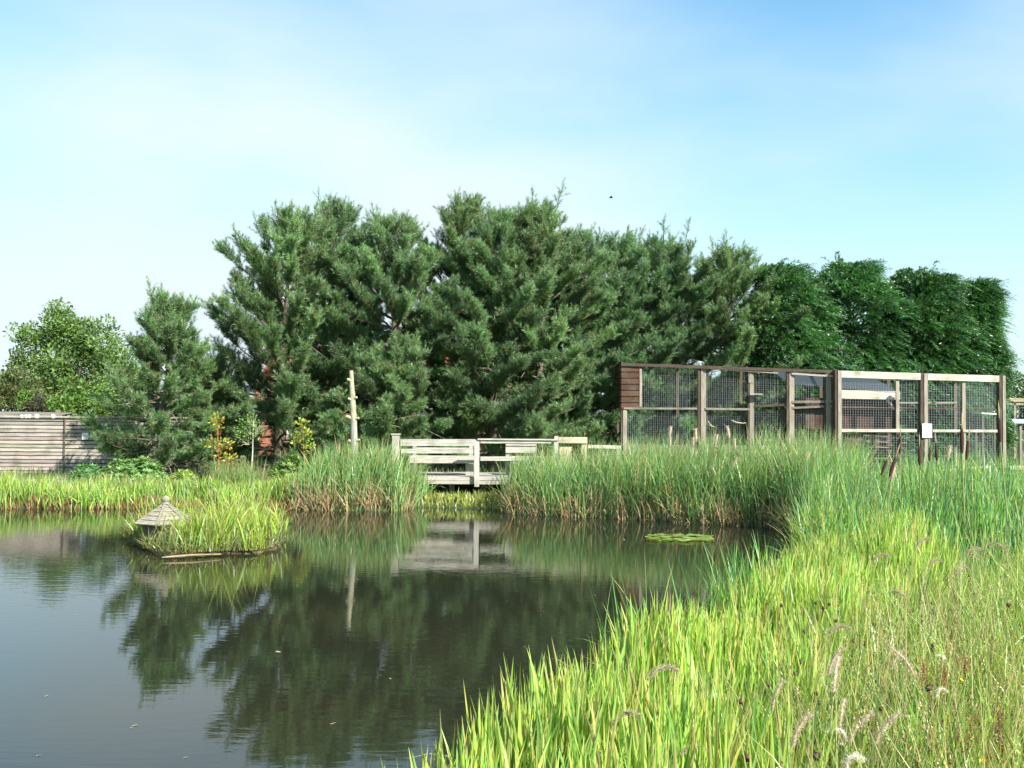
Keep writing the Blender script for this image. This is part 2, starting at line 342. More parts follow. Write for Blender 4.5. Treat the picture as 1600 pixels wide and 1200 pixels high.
def needles(geo, o, d, L, col, r, K=26, nl=(0.07, 0.12), w=0.0085):
    S = len(o); u = r.random((S, K)) ** 0.8; ph = r.random((S, K)) * 2 * PI
    a = nrm(np.cross(d, A(0.3, 0.2, 1) + 0 * d)); b = np.cross(d, a)
    rad = np.cos(ph)[..., None] * a[:, None] + np.sin(ph)[..., None] * b[:, None]
    sp = 0.45 + 0.75 * (1 - u) * r.random((S, K)) + 0.25 * r.random((S, K))
    nd = nrm(d[:, None] * np.cos(sp)[..., None] + rad * np.sin(sp)[..., None])
    base = o[:, None] + d[:, None] * (u * L[:, None])[..., None]
    ln = (nl[0] + (nl[1] - nl[0]) * r.random((S, K)))[..., None]
    sd = nrm(np.cross(nd, r.standard_normal((S, K, 3))))
    V = np.stack([base - sd * w / 2, base + sd * w / 2, base + nd * ln], 2).reshape(-1, 3)
    geo.add(V, np.arange(S * K * 3).reshape(-1, 3), np.repeat(col, K * 3, 0))

def pine(loc, H, R, seed, label, prof, zlow=0.02, tint=(0.122, 0.222, 0.088), dens=1.75, windx=0.15, group='row of pine trees behind the pond', nw=None, K=34, step=0.34, tops=3):
    r = rng(seed); loc = A(*loc); t = thing('pine_tree', loc, label, 'pine tree', group)
    tr = Geo(); cr = Geo(); BK = A(0.11, 0.085, 0.062)
    zz = np.linspace(0, H * 0.96, 12); wob = np.cumsum(r.normal(0, 0.035, (12, 2)), 0) * (zz / H)[:, None] * 1.2; wob[:, 0] += windx * (zz / H) ** 2 * 1.2
    tp = np.column_stack([wob, zz]) + loc
    tr.tube(tp, np.interp(zz, [0, H], [0.055 + 0.013 * H, 0.015]), 8, BK)
    SO = []; SD = []; SL = []; ST = []
    def trunkp(z): return A(np.interp(z, zz, tp[:, 0]), np.interp(z, zz, tp[:, 1]), loc[2] + z)
    def grow(p, q, n):                    # polyline with upward curve
        s = np.linspace(0, 1, n)[:, None]; return p + (q - p) * s
    z = H * zlow + 0.15; az0 = r.random() * 6
    while z < H * 0.95:
        f = z / H; Lb = R * np.interp(f, [p[0] for p in prof], [p[1] for p in prof])
        nb = int(r.integers(4, 7)); az0 += 0.9
        for k in range(nb):
            az = az0 + k * 2 * PI / nb + r.normal(0, 0.25); L = max(0.2, Lb * r.uniform(0.75, 1.15))
            el = np.interp(f, [0, 0.35, 0.75, 1], [-0.08, 0.12, 0.42, 0.9]) + r.normal(0, 0.12)
            dx = A(math.cos(az) * math.cos(el) + 0.12 * windx, math.sin(az) * math.cos(el), math.sin(el)); p0 = trunkp(min(z + r.normal(0, 0.06), H * 0.95))
            n = 7; s = np.linspace(0, 1, n); up = 0.30 * L * s ** 2.2
            pl = p0 + dx * (L * s)[:, None] + np.outer(up, A(0, 0, 1)) + np.cumsum(r.normal(0, 0.02 * L, (n, 3)), 0)
            rb = np.interp(s, [0, 1], [0.012 + 0.012 * L, 0.005]); tr.tube(pl, rb, 5, BK * r.uniform(0.8, 1.2), cap=False)
            nt = int((5 + L * 12) * dens * (1 - 0.5 * float(sm((f - 0.66) / 0.2)))); ts = 0.18 + 0.82 * r.random(nt) ** 0.75
            tone = r.normal(1, 0.2)
            for q in ts:
                o = A(*[np.interp(q, s, pl[:, c]) for c in range(3)]); tg = nrm(pl[-1] - pl[-3])
                sd = rdir(r, 1)[0]; sd[2] = abs(sd[2]) * 0.5
                td = nrm(tg * 0.95 + sd * 0.8 * A(1, 1, 0.6) + A(0, 0, 0.2)); tl = r.uniform(0.12, 0.36) * (1.15 - 0.35 * q) * min(1.2, 0.5 + L * 0.4)
                if r.random() < 0.35: tr.tube(np.array([o, o + td * tl]), (0.006, 0.004), 3, BK * 1.2, cap=False)
                m = 4
                for e in range(m):
                    oo = o + td * tl * (0.25 + 0.75 * e / (m - 1)); dd = nrm(td * 0.6 + A(0.25 * windx, 0, 0.22 + 0.5 * f) + rdir(r, 1)[0] * 0.7)
                    SO.append(oo); SD.append(dd); SL.append(r.uniform(0.10, 0.20) * (1 + 0.6 * (f > 0.8))); ST.append(tone * r.normal(1, 0.12))
        z += step * r.uniform(0.8, 1.2) * (1 - 0.35 * f)
    # leaders
    for k in range(20):
        bp = trunkp(H * r.uniform(0.66, 0.96)); a = r.random() * 6.28; rr = R * r.uniform(0.12, 0.34); b0 = bp + A(math.cos(a), math.sin(a), 0.5) * rr; tip = b0 + A(0.13 * math.cos(a) + .06 * windx, 0.13 * math.sin(a), r.uniform(0.30, 0.62)); tr.tube(np.array([bp, b0, tip]), (0.018, 0.011, 0.005), 4, BK, cap=False)
        for s in np.linspace(0, 1, 12): SO.append(b0 + (tip - b0) * s); SD.append(nrm(nrm(tip - b0) + rdir(r, 1)[0] * (0.85 if s < .85 else .12))); SL.append(r.uniform(0.16, 0.30)); ST.append(1.25)
    top = tp[-1]
    for k in range(tops):
        a = r.random() * 6.28; bp = trunkp(H * r.uniform(0.74, 0.9)); rr = r.uniform(0.05, 0.28) * R if k else 0
        base = bp if k else trunkp(H * 0.85); tip = A(top[0] + rr * math.cos(a), top[1] + rr * math.sin(a), loc[2] + H * (1.0 - 0.09 * r.random() * (k > 0)))
        pl = grow(base, tip, 6); pl[1:-1] += r.normal(0, 0.02, (4, 3)); tr.tube(pl, np.linspace(0.02, 0.007, 6), 5, BK, cap=False)
        for s in np.linspace(0.15, 1, 15):
            o = base + (tip - base) * s; n = 2 if s < 1 else 1
            for e in range(n):
                dd = nrm((tip - base) * 0.5 + A(0, 0, .35) + (rdir(r, 1)[0] * 0.9 if s < 0.97 else 0)); SO.append(o); SD.append(dd); SL.append(r.uniform(0.22, 0.36) * (1.15 - 0.3 * s)); ST.append(1.1)
    SO = np.array(SO); SD = np.array(SD); SL = np.array(SL); ST = np.array(ST)
    warm = 1 + r.uniform(-.05, .22); col = np.array(tint) * A(warm, 1 + (warm - 1) * .35, 1) * np.clip(ST, 0.5, 1.6)[:, None] * (1 + 0.08 * r.standard_normal((len(SO), 3)))
    yl = r.random(len(SO)) < 0.03; col[yl] = A(0.16, 0.13, 0.05)
    needles(cr, SO, SD, SL, np.clip(col, 0.01, 1), r, K)
    # dead bare twigs in the lower part
    for k in range(16):
        z = H * r.uniform(0.05, 0.6); az = r.random() * 6.28; L = R * r.uniform(0.4, 0.95); p = trunkp(z)
        pl = [p]; d = A(math.cos(az), math.sin(az), r.uniform(-0.2, 0.25))
        for s in range(5): d = nrm(d + r.normal(0, 0.18, 3)); pl.append(pl[-1] + d * L / 5)
        tr.tube(np.array(pl), np.linspace(0.012, 0.004, 6), 4, A(0.30, 0.25, 0.17), cap=False)
    tr.build('trunk', M_bark, t, True); cr.build('crown', M_needle, t)
    return t

def lump(p, s, ph): return (np.sin(p[..., 0] * s + ph) * np.cos(p[..., 1] * s * 1.1 + 2 * ph) + np.sin(p[..., 2] * s * 1.2 + 1.7 * ph + p[..., 0] * s * 0.6)) * 0.5
def cypress(loc, H, R, seed, label, lean=0.0, S=4800):
    r = rng(seed); loc = A(*loc); t = thing('cypress_tree', loc, label, 'conifer', 'bushy cypress trees behind the aviary'); R *= 1.16
    tr = Geo(); zz = np.linspace(0, H * 0.93, 8); tr.tube(np.column_stack([0.1 * np.sin(zz), 0 * zz, zz]) + loc, np.linspace(0.13, 0.02, 8), 8, (0.14, 0.09, 0.06))
    for k in range(40):
        z = H * (0.05 + 0.8 * r.random()); az = r.random() * 6.28; L = R * r.uniform(0.5, 0.85)
        s = np.linspace(0, 1, 5)[:, None]; tr.tube(loc + A(0, 0, z) + s * A(math.cos(az), math.sin(az), 0.5) * L * (1 - 0.5 * z / H), np.linspace(0.03, 0.008, 5), 4, (0.12, 0.08, 0.05), cap=False)
    f = r.random(S) ** 0.9 * 0.97; az = r.random(S) * 2 * PI
    pr = np.interp(f, [0, 0.1, 0.45, 0.75, 0.92, 1], [0.85, 1.0, 0.98, 0.74, 0.42, 0.12])
    u = np.stack([np.cos(az), np.sin(az), f * 3], -1)
    lm = lump(u * A(1, 1, 1.6), 3.1, seed) ; rad = R * pr * (0.84 + 0.36 * lm + 0.12 * lump(u * A(1, 1, 1.5), 8.0, seed * 1.3)) * np.where(r.random(S) < 0.72, r.uniform(0.78, 1.02, S), r.uniform(0.2, 0.8, S))
    o = np.stack([np.cos(az) * rad + lean * f ** 2, np.sin(az) * rad, f * H], -1) + loc
    el = np.interp(f, [0, 0.5, 0.9, 1], [0.25, 0.5, 0.95, 1.2]) + r.normal(0, 0.2, S)
    az2 = az + r.normal(0, 0.35, S); d = np.stack([np.cos(az2) * np.cos(el) + 0.22, np.sin(az2) * np.cos(el), np.sin(el)], -1); d = nrm(d)
    big = r.random(S) < 0.10; rad0 = 0; L = r.uniform(0.32, 0.72, S) * (1 + 0.35 * (f > 0.9)) * np.where(big, 1.6, 1); K = 26; tt = np.linspace(0.08, 1, K)[None]
    up = A(0.12, 0, -1)
    pos = o[:, None] + d[:, None] * (L[:, None] * tt)[..., None] + up * (0.62 * L[:, None] * tt ** 2.1)[..., None]
    tg = nrm(d[:, None] + up * (0.95 * tt ** 1.3)[..., None] + 0 * pos)
    sid = nrm(np.cross(d, A(0, 0, 1)) + 0.5 * r.standard_normal((S, 3)))[:, None] * np.where(np.arange(K) % 2, 1, -1)[None, :, None]
    ld = nrm(tg * 0.85 + sid * 0.6 + A(0, 0, -0.12) + 0.15 * r.standard_normal((S, K, 3)))
    ln = (0.05 + 0.13 * (1 - tt) ** 0.7) * (0.8 + 0.4 * r.random((S, K)))
    tone = np.clip((1 + 0.3 * lump(o, 1.9, seed + 1) + 0.2 * r.standard_normal(S)), 0.45, 1.7)
    col = A(0.060, 0.155, 0.048) * tone[:, None] * (1 + 0.07 * r.standard_normal((S, 3)))
    nn = np.cross(tg, sid) + 0.4 * r.standard_normal((S, K, 3))
    g = Geo(); rhomb(g, pos.reshape(-1, 3), ld.reshape(-1, 3), nrm(nn.reshape(-1, 3)), ln.reshape(-1), ln.reshape(-1) * 0.24, np.clip(np.repeat(col, K, 0), 0.01, 1))
    tr.build('trunk', M_bark, t, True); g.build('crown', M_frond, t); return t

def broadleaf(name, loc, blobs, n, leaf, cols, seed, label, cat, group=None, trunk=0.12, wts=None, aspect=0.55, up=0.35, shell=0.6, bark=(0.16, 0.12, 0.08)):
    """blobs: (x,y,z,r) relative to loc"""
    r = rng(seed); loc = A(*loc); t = thing(name, loc, label, cat, group); tr = Geo(); g = Geo()
    B = np.array(blobs, float); vol = B[:, 3] ** 2; k = r.choice(len(B), n, p=vol / vol.sum())
    # sub clumps
    sub = [];
    for b in B:
        m = max(4, int(14 * b[3])); dd = rdir(r, m); dd[:, 2] = dd[:, 2] * 0.9; rr = b[3] * r.uniform(0.35, 0.95, m)
        for q in range(m): sub.append(np.append(b[:3] + dd[q] * rr[q], b[3] * r.uniform(0.22, 0.42)))
    sub = np.array(sub); vol = sub[:, 3] ** 2; k = r.choice(len(sub), n, p=vol / vol.sum())
    dd = rdir(r, n); rad = sub[k, 3] * np.where(r.random(n) < shell, r.uniform(0.8, 1.15, n), r.random(n) ** 0.5)
    c = sub[k, :3] + dd * rad[:, None]; c[:, 2] = np.maximum(c[:, 2], 0.03); c = c + loc
    d = nrm(dd * 0.7 + rdir(r, n) * 0.8 + A(0.1, 0, up)); nn = nrm(rdir(r, n) + A(0, 0, 0.8))
    tone = (1 + 0.14 * r.standard_normal(len(sub)))[k][:, None]
    col = pick(r, n, cols, wts, 0.12) * tone
    ln = leaf * r.uniform(0.7, 1.3, n); rhomb(g, c, d, nn, ln, ln * aspect, np.clip(col, 0.01, 1))
    for b in sub[r.permutation(len(sub))[:60]]:
        s = np.linspace(0, 1, 5)[:, None]; end = b[:3] + loc; st = loc + A(0, 0, 0.02 + 0.3 * b[2] * r.random())
        pl = st + (end - st) * s + np.sin(s * PI) * A(*r.normal(0, 0.06, 2), 0.0) ; tr.tube(pl, np.linspace(trunk * 0.35, trunk * 0.06, 5), 5, bark, cap=False)
    if trunk > 0.05: tr.tube(np.array([loc + A(0, 0, -0.05), loc + A(0.03, 0, B[:, 2].mean() * 0.5), loc + A(0, 0, B[:, 2].mean())]), (trunk, trunk * 0.7, trunk * 0.35), 8, bark)
    tr.build('trunk' if trunk > 0.05 else 'stem', M_bark, t, True); g.build('crown' if trunk > 0.05 else 'foliage', M_leaf, t); return t

def at(px, D): 
    p = P(px, 645, D); return (p[0], D, float(gz(p[0], D)) - 0.03)
def topz(px, py, D): return P(px, py, D)[2]

# ------------------------------------------------------------------ pines
full = [(0, 0.9), (0.12, 1.0), (0.5, 1.0), (0.62, 0.88), (0.75, 0.60), (0.87, 0.33), (0.97, 0.1)]
broad = [(0, 0.95), (0.12, 1.05), (0.5, 0.98), (0.68, 0.82), (0.8, 0.6), (0.9, 0.36), (1, 0.12)]
slim = [(0, 1.0), (0.2, 1.1), (0.45, 0.85), (0.7, 0.6), (0.9, 0.32), (1, 0.1)]
pspec = [
 (322, 548, 25.6, 1.25, 12, slim, 'low young pine filling the gap between the small left pine and the big row', 0.02),
 (590, 520, 25.0, 1.2, 13, slim, 'low dark pine just right of the cut bare trunk', 0.02),
 # px, top py, D, R, seed, prof, label
 (252, 452, 24.0, 1.38, 14, slim, 'small pine standing in front of the slatted fence, lower than the rest of the row', 0.02),
 (436, 322, 26.0, 2.0, 2, broad, 'big bushy pine at the left end of the tall row, rounded left shoulder', 0.02),
 (519, 294, 27.0, 1.8, 3, slim, 'tall pine with a spiky top rising above the cut bare trunk', 0.02),
 (615, 312, 26.0, 1.9, 4, full, 'pine above the left half of the wooden deck, pointed top', 0.02),
 (722, 296, 27.2, 1.7, 5, broad, 'broad topped pine above the middle of the wooden deck', 0.03),
 (770, 303, 26.2, 1.8, 6, full, 'pine with several leaders above the right half of the deck', 0.05),
 (842, 292, 27.0, 1.9, 7, full, 'tall pine right of the deck with one sharp highest tip', 0.04),
 (905, 340, 28.6, 1.9, 8, full, 'shorter pine just left of the aviary, behind the sharp tipped one', 0.04),
 (972, 350, 30.2, 2.3, 9, full, 'pine behind the left end of the aviary with narrow top', 0.05),
 (1035, 356, 30.5, 2.2, 10, full, 'thin topped pine behind the aviary with open antler like shoots', 0.03),
 (1125, 374, 31.0, 2.5, 11, full, 'pine behind the aviary touching the first cypress, twin spiky tops', 0.03),
]
for px, py, D, R, sd_, prof, lab, zl in pspec:
    p = at(px, D); Hh = topz(px, py, D) - p[2] - 0.42 - 0.012 * (topz(px, py, D) - p[2])
    pine(p, Hh, R, sd_, lab, prof, zl)

# ------------------------------------------------------------------ cypresses
for px, py, D, R, sd_, lab, ln in [
 (1222, 408, 31.0, 1.55, 21, 'cypress tree next to the last pine, leftmost of the bushy conifers', 0.0),
 (1330, 402, 31.5, 1.7, 22, 'rounded cypress tree above the corner post of the aviary', 0.0),
 (1420, 418, 32.8, 1.3, 25, 'narrow cypress tree squeezed behind two wider ones', 0.1),
 (1450, 422, 31.3, 1.35, 23, 'cypress tree above the pale front of the aviary', 0.1),
 (1512, 432, 31.6, .95, 24, 'wind swept cypress tree at the right end of the row, shoots against the sky', 0.35)]:
    p = at(px, D); cypress(p, topz(px, py, D) - p[2] - 0.25, R, sd_, lab, ln)

# ------------------------------------------------------------------ far trees and shrubs
p = at(100, 50)
bl = [(0, 0, 4.5, 1.5), (-0.3, 0, 5.75, 1.2), (1.3, 0.2, 5.2, 1.3), (-1.7, 0, 4.7, 1.2), (-2.3, 0.2, 3.4, 1.2), (2.4, 0, 4.2, 1.2), (0.6, 0.3, 3.3, 1.7), (2.6, 0, 3, 1.2), (-1, -.5, 3, 1.4), (0.5, 0, 5.6, 0.9), (-2.7, 0, 2.6, 1.1), (3.0, 0, 2.6, 1.3)]
broadleaf('broadleaf_tree', p, bl, 26000, 0.17, [(0.13, 0.22, 0.05), (0.16, 0.25, 0.07), (0.09, 0.17, 0.045)], 31, 'rounded broadleaf tree against the sky behind the slatted fence', 'tree', trunk=0.25)
def shrub_at(px, py, D, wd, label, seed, cols, n=9000, leaf=0.11, group='shrubs behind the slatted fence', name='bush'):
    p = at(px, D); H = topz(px, py, D) - p[2]; r = rng(seed); bl = []
    for k in range(9):
        x = r.uniform(-0.5, 0.5) * wd; bl.append((x, r.uniform(-0.4, 0.4), H * r.uniform(0.35, 0.8) * (1 - 0.35 * abs(x) / wd), wd * r.uniform(0.2, 0.3)))
    bl.append((0, 0, H * 0.82, H * 0.18))
    return broadleaf(name, p, bl, n, leaf, cols, seed, label, 'bush', group, trunk=0.07)
shrub_at(18, 568, 34, 2.3, 'olive brown bush at the left edge behind the fence', 41, [(0.13, 0.17, 0.05), (0.11, 0.17, 0.05), (0.14, 0.13, 0.055)])
shrub_at(105, 590, 33, 2.6, 'bright yellow green bush behind the fence below the broadleaf tree', 42, [(0.14, 0.24, 0.04), (0.10, 0.19, 0.03)])
shrub_at(62, 612, 31.5, 1.5, 'dull dark brownish bush behind the wall lights of the fence', 43, [(0.06, 0.065, 0.035), (0.08, 0.075, 0.04)], 6000)
shrub_at(158, 575, 37, 2.4, 'pale green bush between the broadleaf tree and the small pine', 44, [(0.10, 0.17, 0.05), (0.12, 0.18, 0.06)])
shrub_at(300, 590, 38, 3.4, 'bush glimpsed behind the gap between the two left pines', 45, [(0.07, 0.13, 0.03)])
shrub_at(1588, 588, 52, 4.5, 'distant olive hedge bush at the right edge beyond the aviary', 46, [(0.08, 0.12, 0.035), (0.10, 0.13, 0.04)], 9000, 0.16, 'bushes far beyond the aviary')
for k, (px, D) in enumerate([(1700, 50), (1830, 48), (-90, 36), (-200, 38), (-330, 40), (1480, 48)]):
    shrub_at(px, 585 - 8 * (k % 3), D, 4.2, 'green bush hidden or outside the picture beyond the ' + ['right enclosure', 'right edge meadow', 'left fence end', 'left bank corner', 'far left corner', 'pale aviary front'][k], 50 + k, [(0.07, 0.12, 0.03), (0.10, 0.14, 0.04)], 7000, 0.16, None)

# ------------------------------------------------------------------ house behind the pines
def house():
    D = 35.0; x0 = P(405, 600, D)[0]; x1 = P(745, 600, D)[0]; zb = 0.33; ze = 2.35; zr = 4.25; dy = 2.6
    t = thing('brick_house', ((x0 + x1) / 2, D + dy, zb), 'low brick house with a red tiled roof glimpsed through the pines', 'house')
    g = Geo(); r = rng(5)
    for yy in (D, D + 2 * dy - 0.2): g.box((x0, yy, zb - .1), (x1, yy + 0.2, ze), (0.30, 0.12, 0.07))
    for xx in (x0, x1 - 0.2):
        g.box((xx, D + 0.2, zb - .1), (xx + 0.2, D + 2 * dy - 0.2, ze), (0.30, 0.12, 0.07))
        g.add([(xx, D, ze + .002), (xx, D + 2 * dy, ze + .002), (xx, D + dy, zr - 0.12), (xx + .2, D, ze + .002), (xx + .2, D + 2 * dy, ze + .002), (xx + .2, D + dy, zr - 0.12)],
              [np.array([[0, 2, 1], [3, 4, 5]]), np.array([[0, 1, 4, 3], [1, 2, 5, 4], [2, 0, 3, 5]])], (0.30, 0.12, 0.07))
    g.build('wall', M_tile, t)
    g = Geo(); nrow = 12
    for sgn in (-1, 1):
        for k in range(nrow):
            f0 = k / nrow; f1 = (k + 1.15) / nrow
            y0_ = D + dy + sgn * (dy + 0.25) * (1 - f0); y1_ = D + dy + sgn * (dy + 0.25) * (1 - f1); z0 = ze - 0.15 + (zr - ze + 0.15) * f0; z1 = ze - 0.15 + (zr - ze + 0.15) * f1
            nx_ = int((x1 - x0 + 0.4) / 0.24)
            for q in range(nx_):
                xa = x0 - 0.2 + q * 0.24; c = A(0.36, 0.13, 0.085) * r.uniform(0.7, 1.25)
                g.beam((xa + 0.12, y0_, z0 + 0.05), (xa + 0.12, y1_, z1 + 0.012), 0.236, 0.02, c)
    g.tube([(x0 - .2, D + dy, zr + .03), (x1 + .2, D + dy, zr + .03)], 0.10, 8, (0.33, 0.12, 0.08))
    rf = g.build('roof', M_tile, t)
    g = Geo(); g.box((x0 + 2.5, D + dy - .3, zr - .2), (x0 + 3.1, D + dy + .3, zr + 0.7), (0.30, 0.13, 0.08)); g.build('chimney', M_tile, rf)
    for k in range(3):
        xc = x0 + (x1 - x0) * (0.2 + 0.3 * k); g = Geo()
        for a, b in (((xc - .5, D - .03, 1.0), (xc - .5, D - .03, 2.0)), ((xc + .5, D - .03, 1.0), (xc + .5, D - .03, 2.0)), ((xc - .54, D - .03, 2.03), (xc + .54, D - .03, 2.03)), ((xc - .54, D - .03, .97), (xc + .54, D - .03, .97)), ((xc, D - .03, 1.0), (xc, D - .03, 2.0))): g.beam(a, b, .06, .06, (.75, .75, .72))
        w = g.build('window', M_paint, t); g = Geo(); g.box((xc - .47, D - .015, 1.0), (xc + .47, D - .004, 2.0), (.04, .05, .06)); g.build('pane', M_metal, w)
house()

# ------------------------------------------------------------------ slatted fence on the left
def fence():
    D = 24.6; pl = P(-260, 652, D); zt = P(60, 652.5, D)[2]; zb = 0.30
    t = thing('slatted_fence', (P(100, 700, D)[0], D, zb), 'weathered grey fence of wide horizontal boards along the left bank', 'fence')
    xsn = [P(q, 700, D)[0] for q in (-420, -155, 101, 298)]; r = rng(8); nb = 15; hb = (zt - zb) / nb
    for a, b in zip(xsn[:-1], xsn[1:]):
        g = Geo()
        for k in range(nb):
            z = zb + hb * (k + 0.5); dz = r.normal(0, 0.002)
            c = A(0.35, 0.32, 0.27) * r.uniform(0.78, 1.18) * (1 + 0.04 * r.standard_normal(3))
            g.beam((a + 0.012, D + 0.006 * r.random(), z + dz), (b - 0.012, D + 0.006 * r.random(), z + dz), 0.022, hb - 0.022, c)
        g.build('board_panel', M_woodx, t)
    g = Geo(); 
    g.beam((xsn[0], D - 0.01, zt + 0.022), (xsn[-1], D - 0.01, zt + 0.022), 0.10, 0.035, (0.36, 0.33, 0.28)); g.build('top_cap', M_woodx, t)
    g = Geo()
    g.box((xsn[0], D + 0.10, zb - .1), (xsn[-1], D + 0.115, zt - 0.02), (0.045, 0.035, 0.025)); g.build('backing', M_woodx, t)
    for a in xsn[1:]:
        g = Geo(); g.box((a - 0.011, D - 0.045, zb - .1), (a + 0.011, D + 0.095, zt - 0.006), (0.10, 0.085, 0.065)); g.build('post', M_woodz, t)
    # lean-to roof edge behind with small white lamps
    D2 = 26.2; t2 = thing('lean_to_roof', (P(40, 650, D2)[0], D2, 2.0), 'flat grey timber roof edge showing just above the left end of the fence', 'roof')
    g = Geo(); a = P(-120, 647, D2); b = P(96, 650.5, D2); g.beam(a, b, 0.09, 0.05, (0.30, 0.26, 0.2)); g.beam(a + A(0, 0, -0.07), b + A(0, 0, -0.07), 0.05, 0.08, (0.22, 0.19, 0.15)); g.beam(a + A(0, 1.4, 0.05), b + A(-.3, 1.4, 0.05), 0.09, 0.05, (0.30, 0.26, 0.2)); g.build('fascia', M_woodx, t2)
    g = Geo(); g.add([a + A(0, 0, .03), b + A(0, 0, .03), b + A(-.3, 1.4, .08), a + A(0, 1.4, .08), a + A(0, 0, .045), b + A(0, 0, .045), b + A(-.3, 1.4, .095), a + A(0, 1.4, .095)], np.array([[3, 2, 1, 0], [4, 5, 6, 7], [0, 1, 5, 4], [1, 2, 6, 5], [2, 3, 7, 6], [3, 0, 4, 7]]), (.2, .18, .15)); g.build('roof_sheet', M_woodx, t2)
    for q in (-110, 88):
        pp = P(q, 660, D2); g = Geo(); g.box((pp[0] - .05, D2 + .04, 0.2), (pp[0] + .05, D2 + .13, 1.9), (.2, .17, .13)); g.build('post', M_woodz, t2)
    first = None
    for k, (q, w) in enumerate([(34, .045), (40.5, .045), (46, .045), (57.5, .06), (83, .055)]):
        c = P(q, 650.6, 25.9)
        if first is None:
            g = Geo(); g.tube([c + A(0, 0, -.055), c + A(0, 0, -.02), c + A(0, 0, .03), c + A(0, 0, .045)], [.03, .04, .04, .02], 10, (.8, .8, .78)); 
            g.V = [v - c for v in g.V]; first = g.build('white_pot', M_paint, smooth=True); first.location = tuple(c)
            tag(first, 'small white pot on the roof edge above the fence, leftmost of the row', 'pot', 'white pots above the fence'); o = first
        else: o = dup(first, c, 0, w / .045, ['', 'small white pot on the roof edge, second from the left', 'small white pot on the roof edge, third of the tight trio', 'wider white pot just right of the trio on the roof edge', 'lone white pot near the right end of the roof edge'][k])
    c = P(133, 681.5, D - 0.05); g = Geo(); g.box(c + A(-.075, -.008, -.08), c + A(.075, .008, .08), (.78, .8, .78)); o = g.build('paper_notice', M_paint)
    tag(o, 'small white notice fixed to the slatted fence', 'sign')
    g = Geo(); g.box(c + A(-.05, -.0105, -.03), c + A(.05, -.0085, .045), (.45, .5, .52)); LOC[o.name] = A(0, 0, 0); g.build('print', M_paint, o)
fence()

# ------------------------------------------------------------------ cut bare trunk
def bare_trunk():
    D = 21.9; pts = [(553, 735), (553.5, 715), (553, 690), (552.5, 660), (551.5, 640), (550.5, 618), (549.5, 600), (548.5, 579)]
    pp = [P(a, b, D) for a, b in pts]; pp[0] = A(pp[1][0], D, 0.2)
    rad = A(6.6, 6.2, 5.8, 5.4, 4.9, 4.3, 3.7, 3.1) / F * D; g = Geo()
    u = np.linspace(0, 7, 36); pq = np.column_stack([np.interp(u, range(8), [q[c] for q in pp]) for c in range(3)]); rq = np.interp(u, range(8), rad)
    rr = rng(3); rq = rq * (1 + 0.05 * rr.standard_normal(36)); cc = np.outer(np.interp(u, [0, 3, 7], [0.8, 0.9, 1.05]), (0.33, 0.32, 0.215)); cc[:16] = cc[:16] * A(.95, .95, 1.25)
    t = thing('bare_trunk', pp[0], 'pale debarked tree trunk cut off at the top, standing among the left reeds', 'dead tree')
    g.tube(pq, rq, 12, cc); g.build('trunk', M_bark, t, True)
    for k, (a, b, s, l) in enumerate([(548, 594, -1, 5), (554, 622, 1, 4), (549, 624, -1, 5), (548, 652, -1, 7), (556, 654, 1, 5), (549, 654, -.3, 4), (557, 688, 1, 5), (548, 689, -1, 3), (553, 708, .3, 3)]):
        p0 = P(a, b, D); g = Geo(); g.tube([p0 + A(-s * .03, 0, 0), p0 + A(s * .02, -.03, 0.0), p0 + A(s * l / F * D, -.05, .02)], [.04, .035, .024], 7, (.45, .42, .26)); g.build('branch_stub', M_bark, t, True)
bare_trunk()

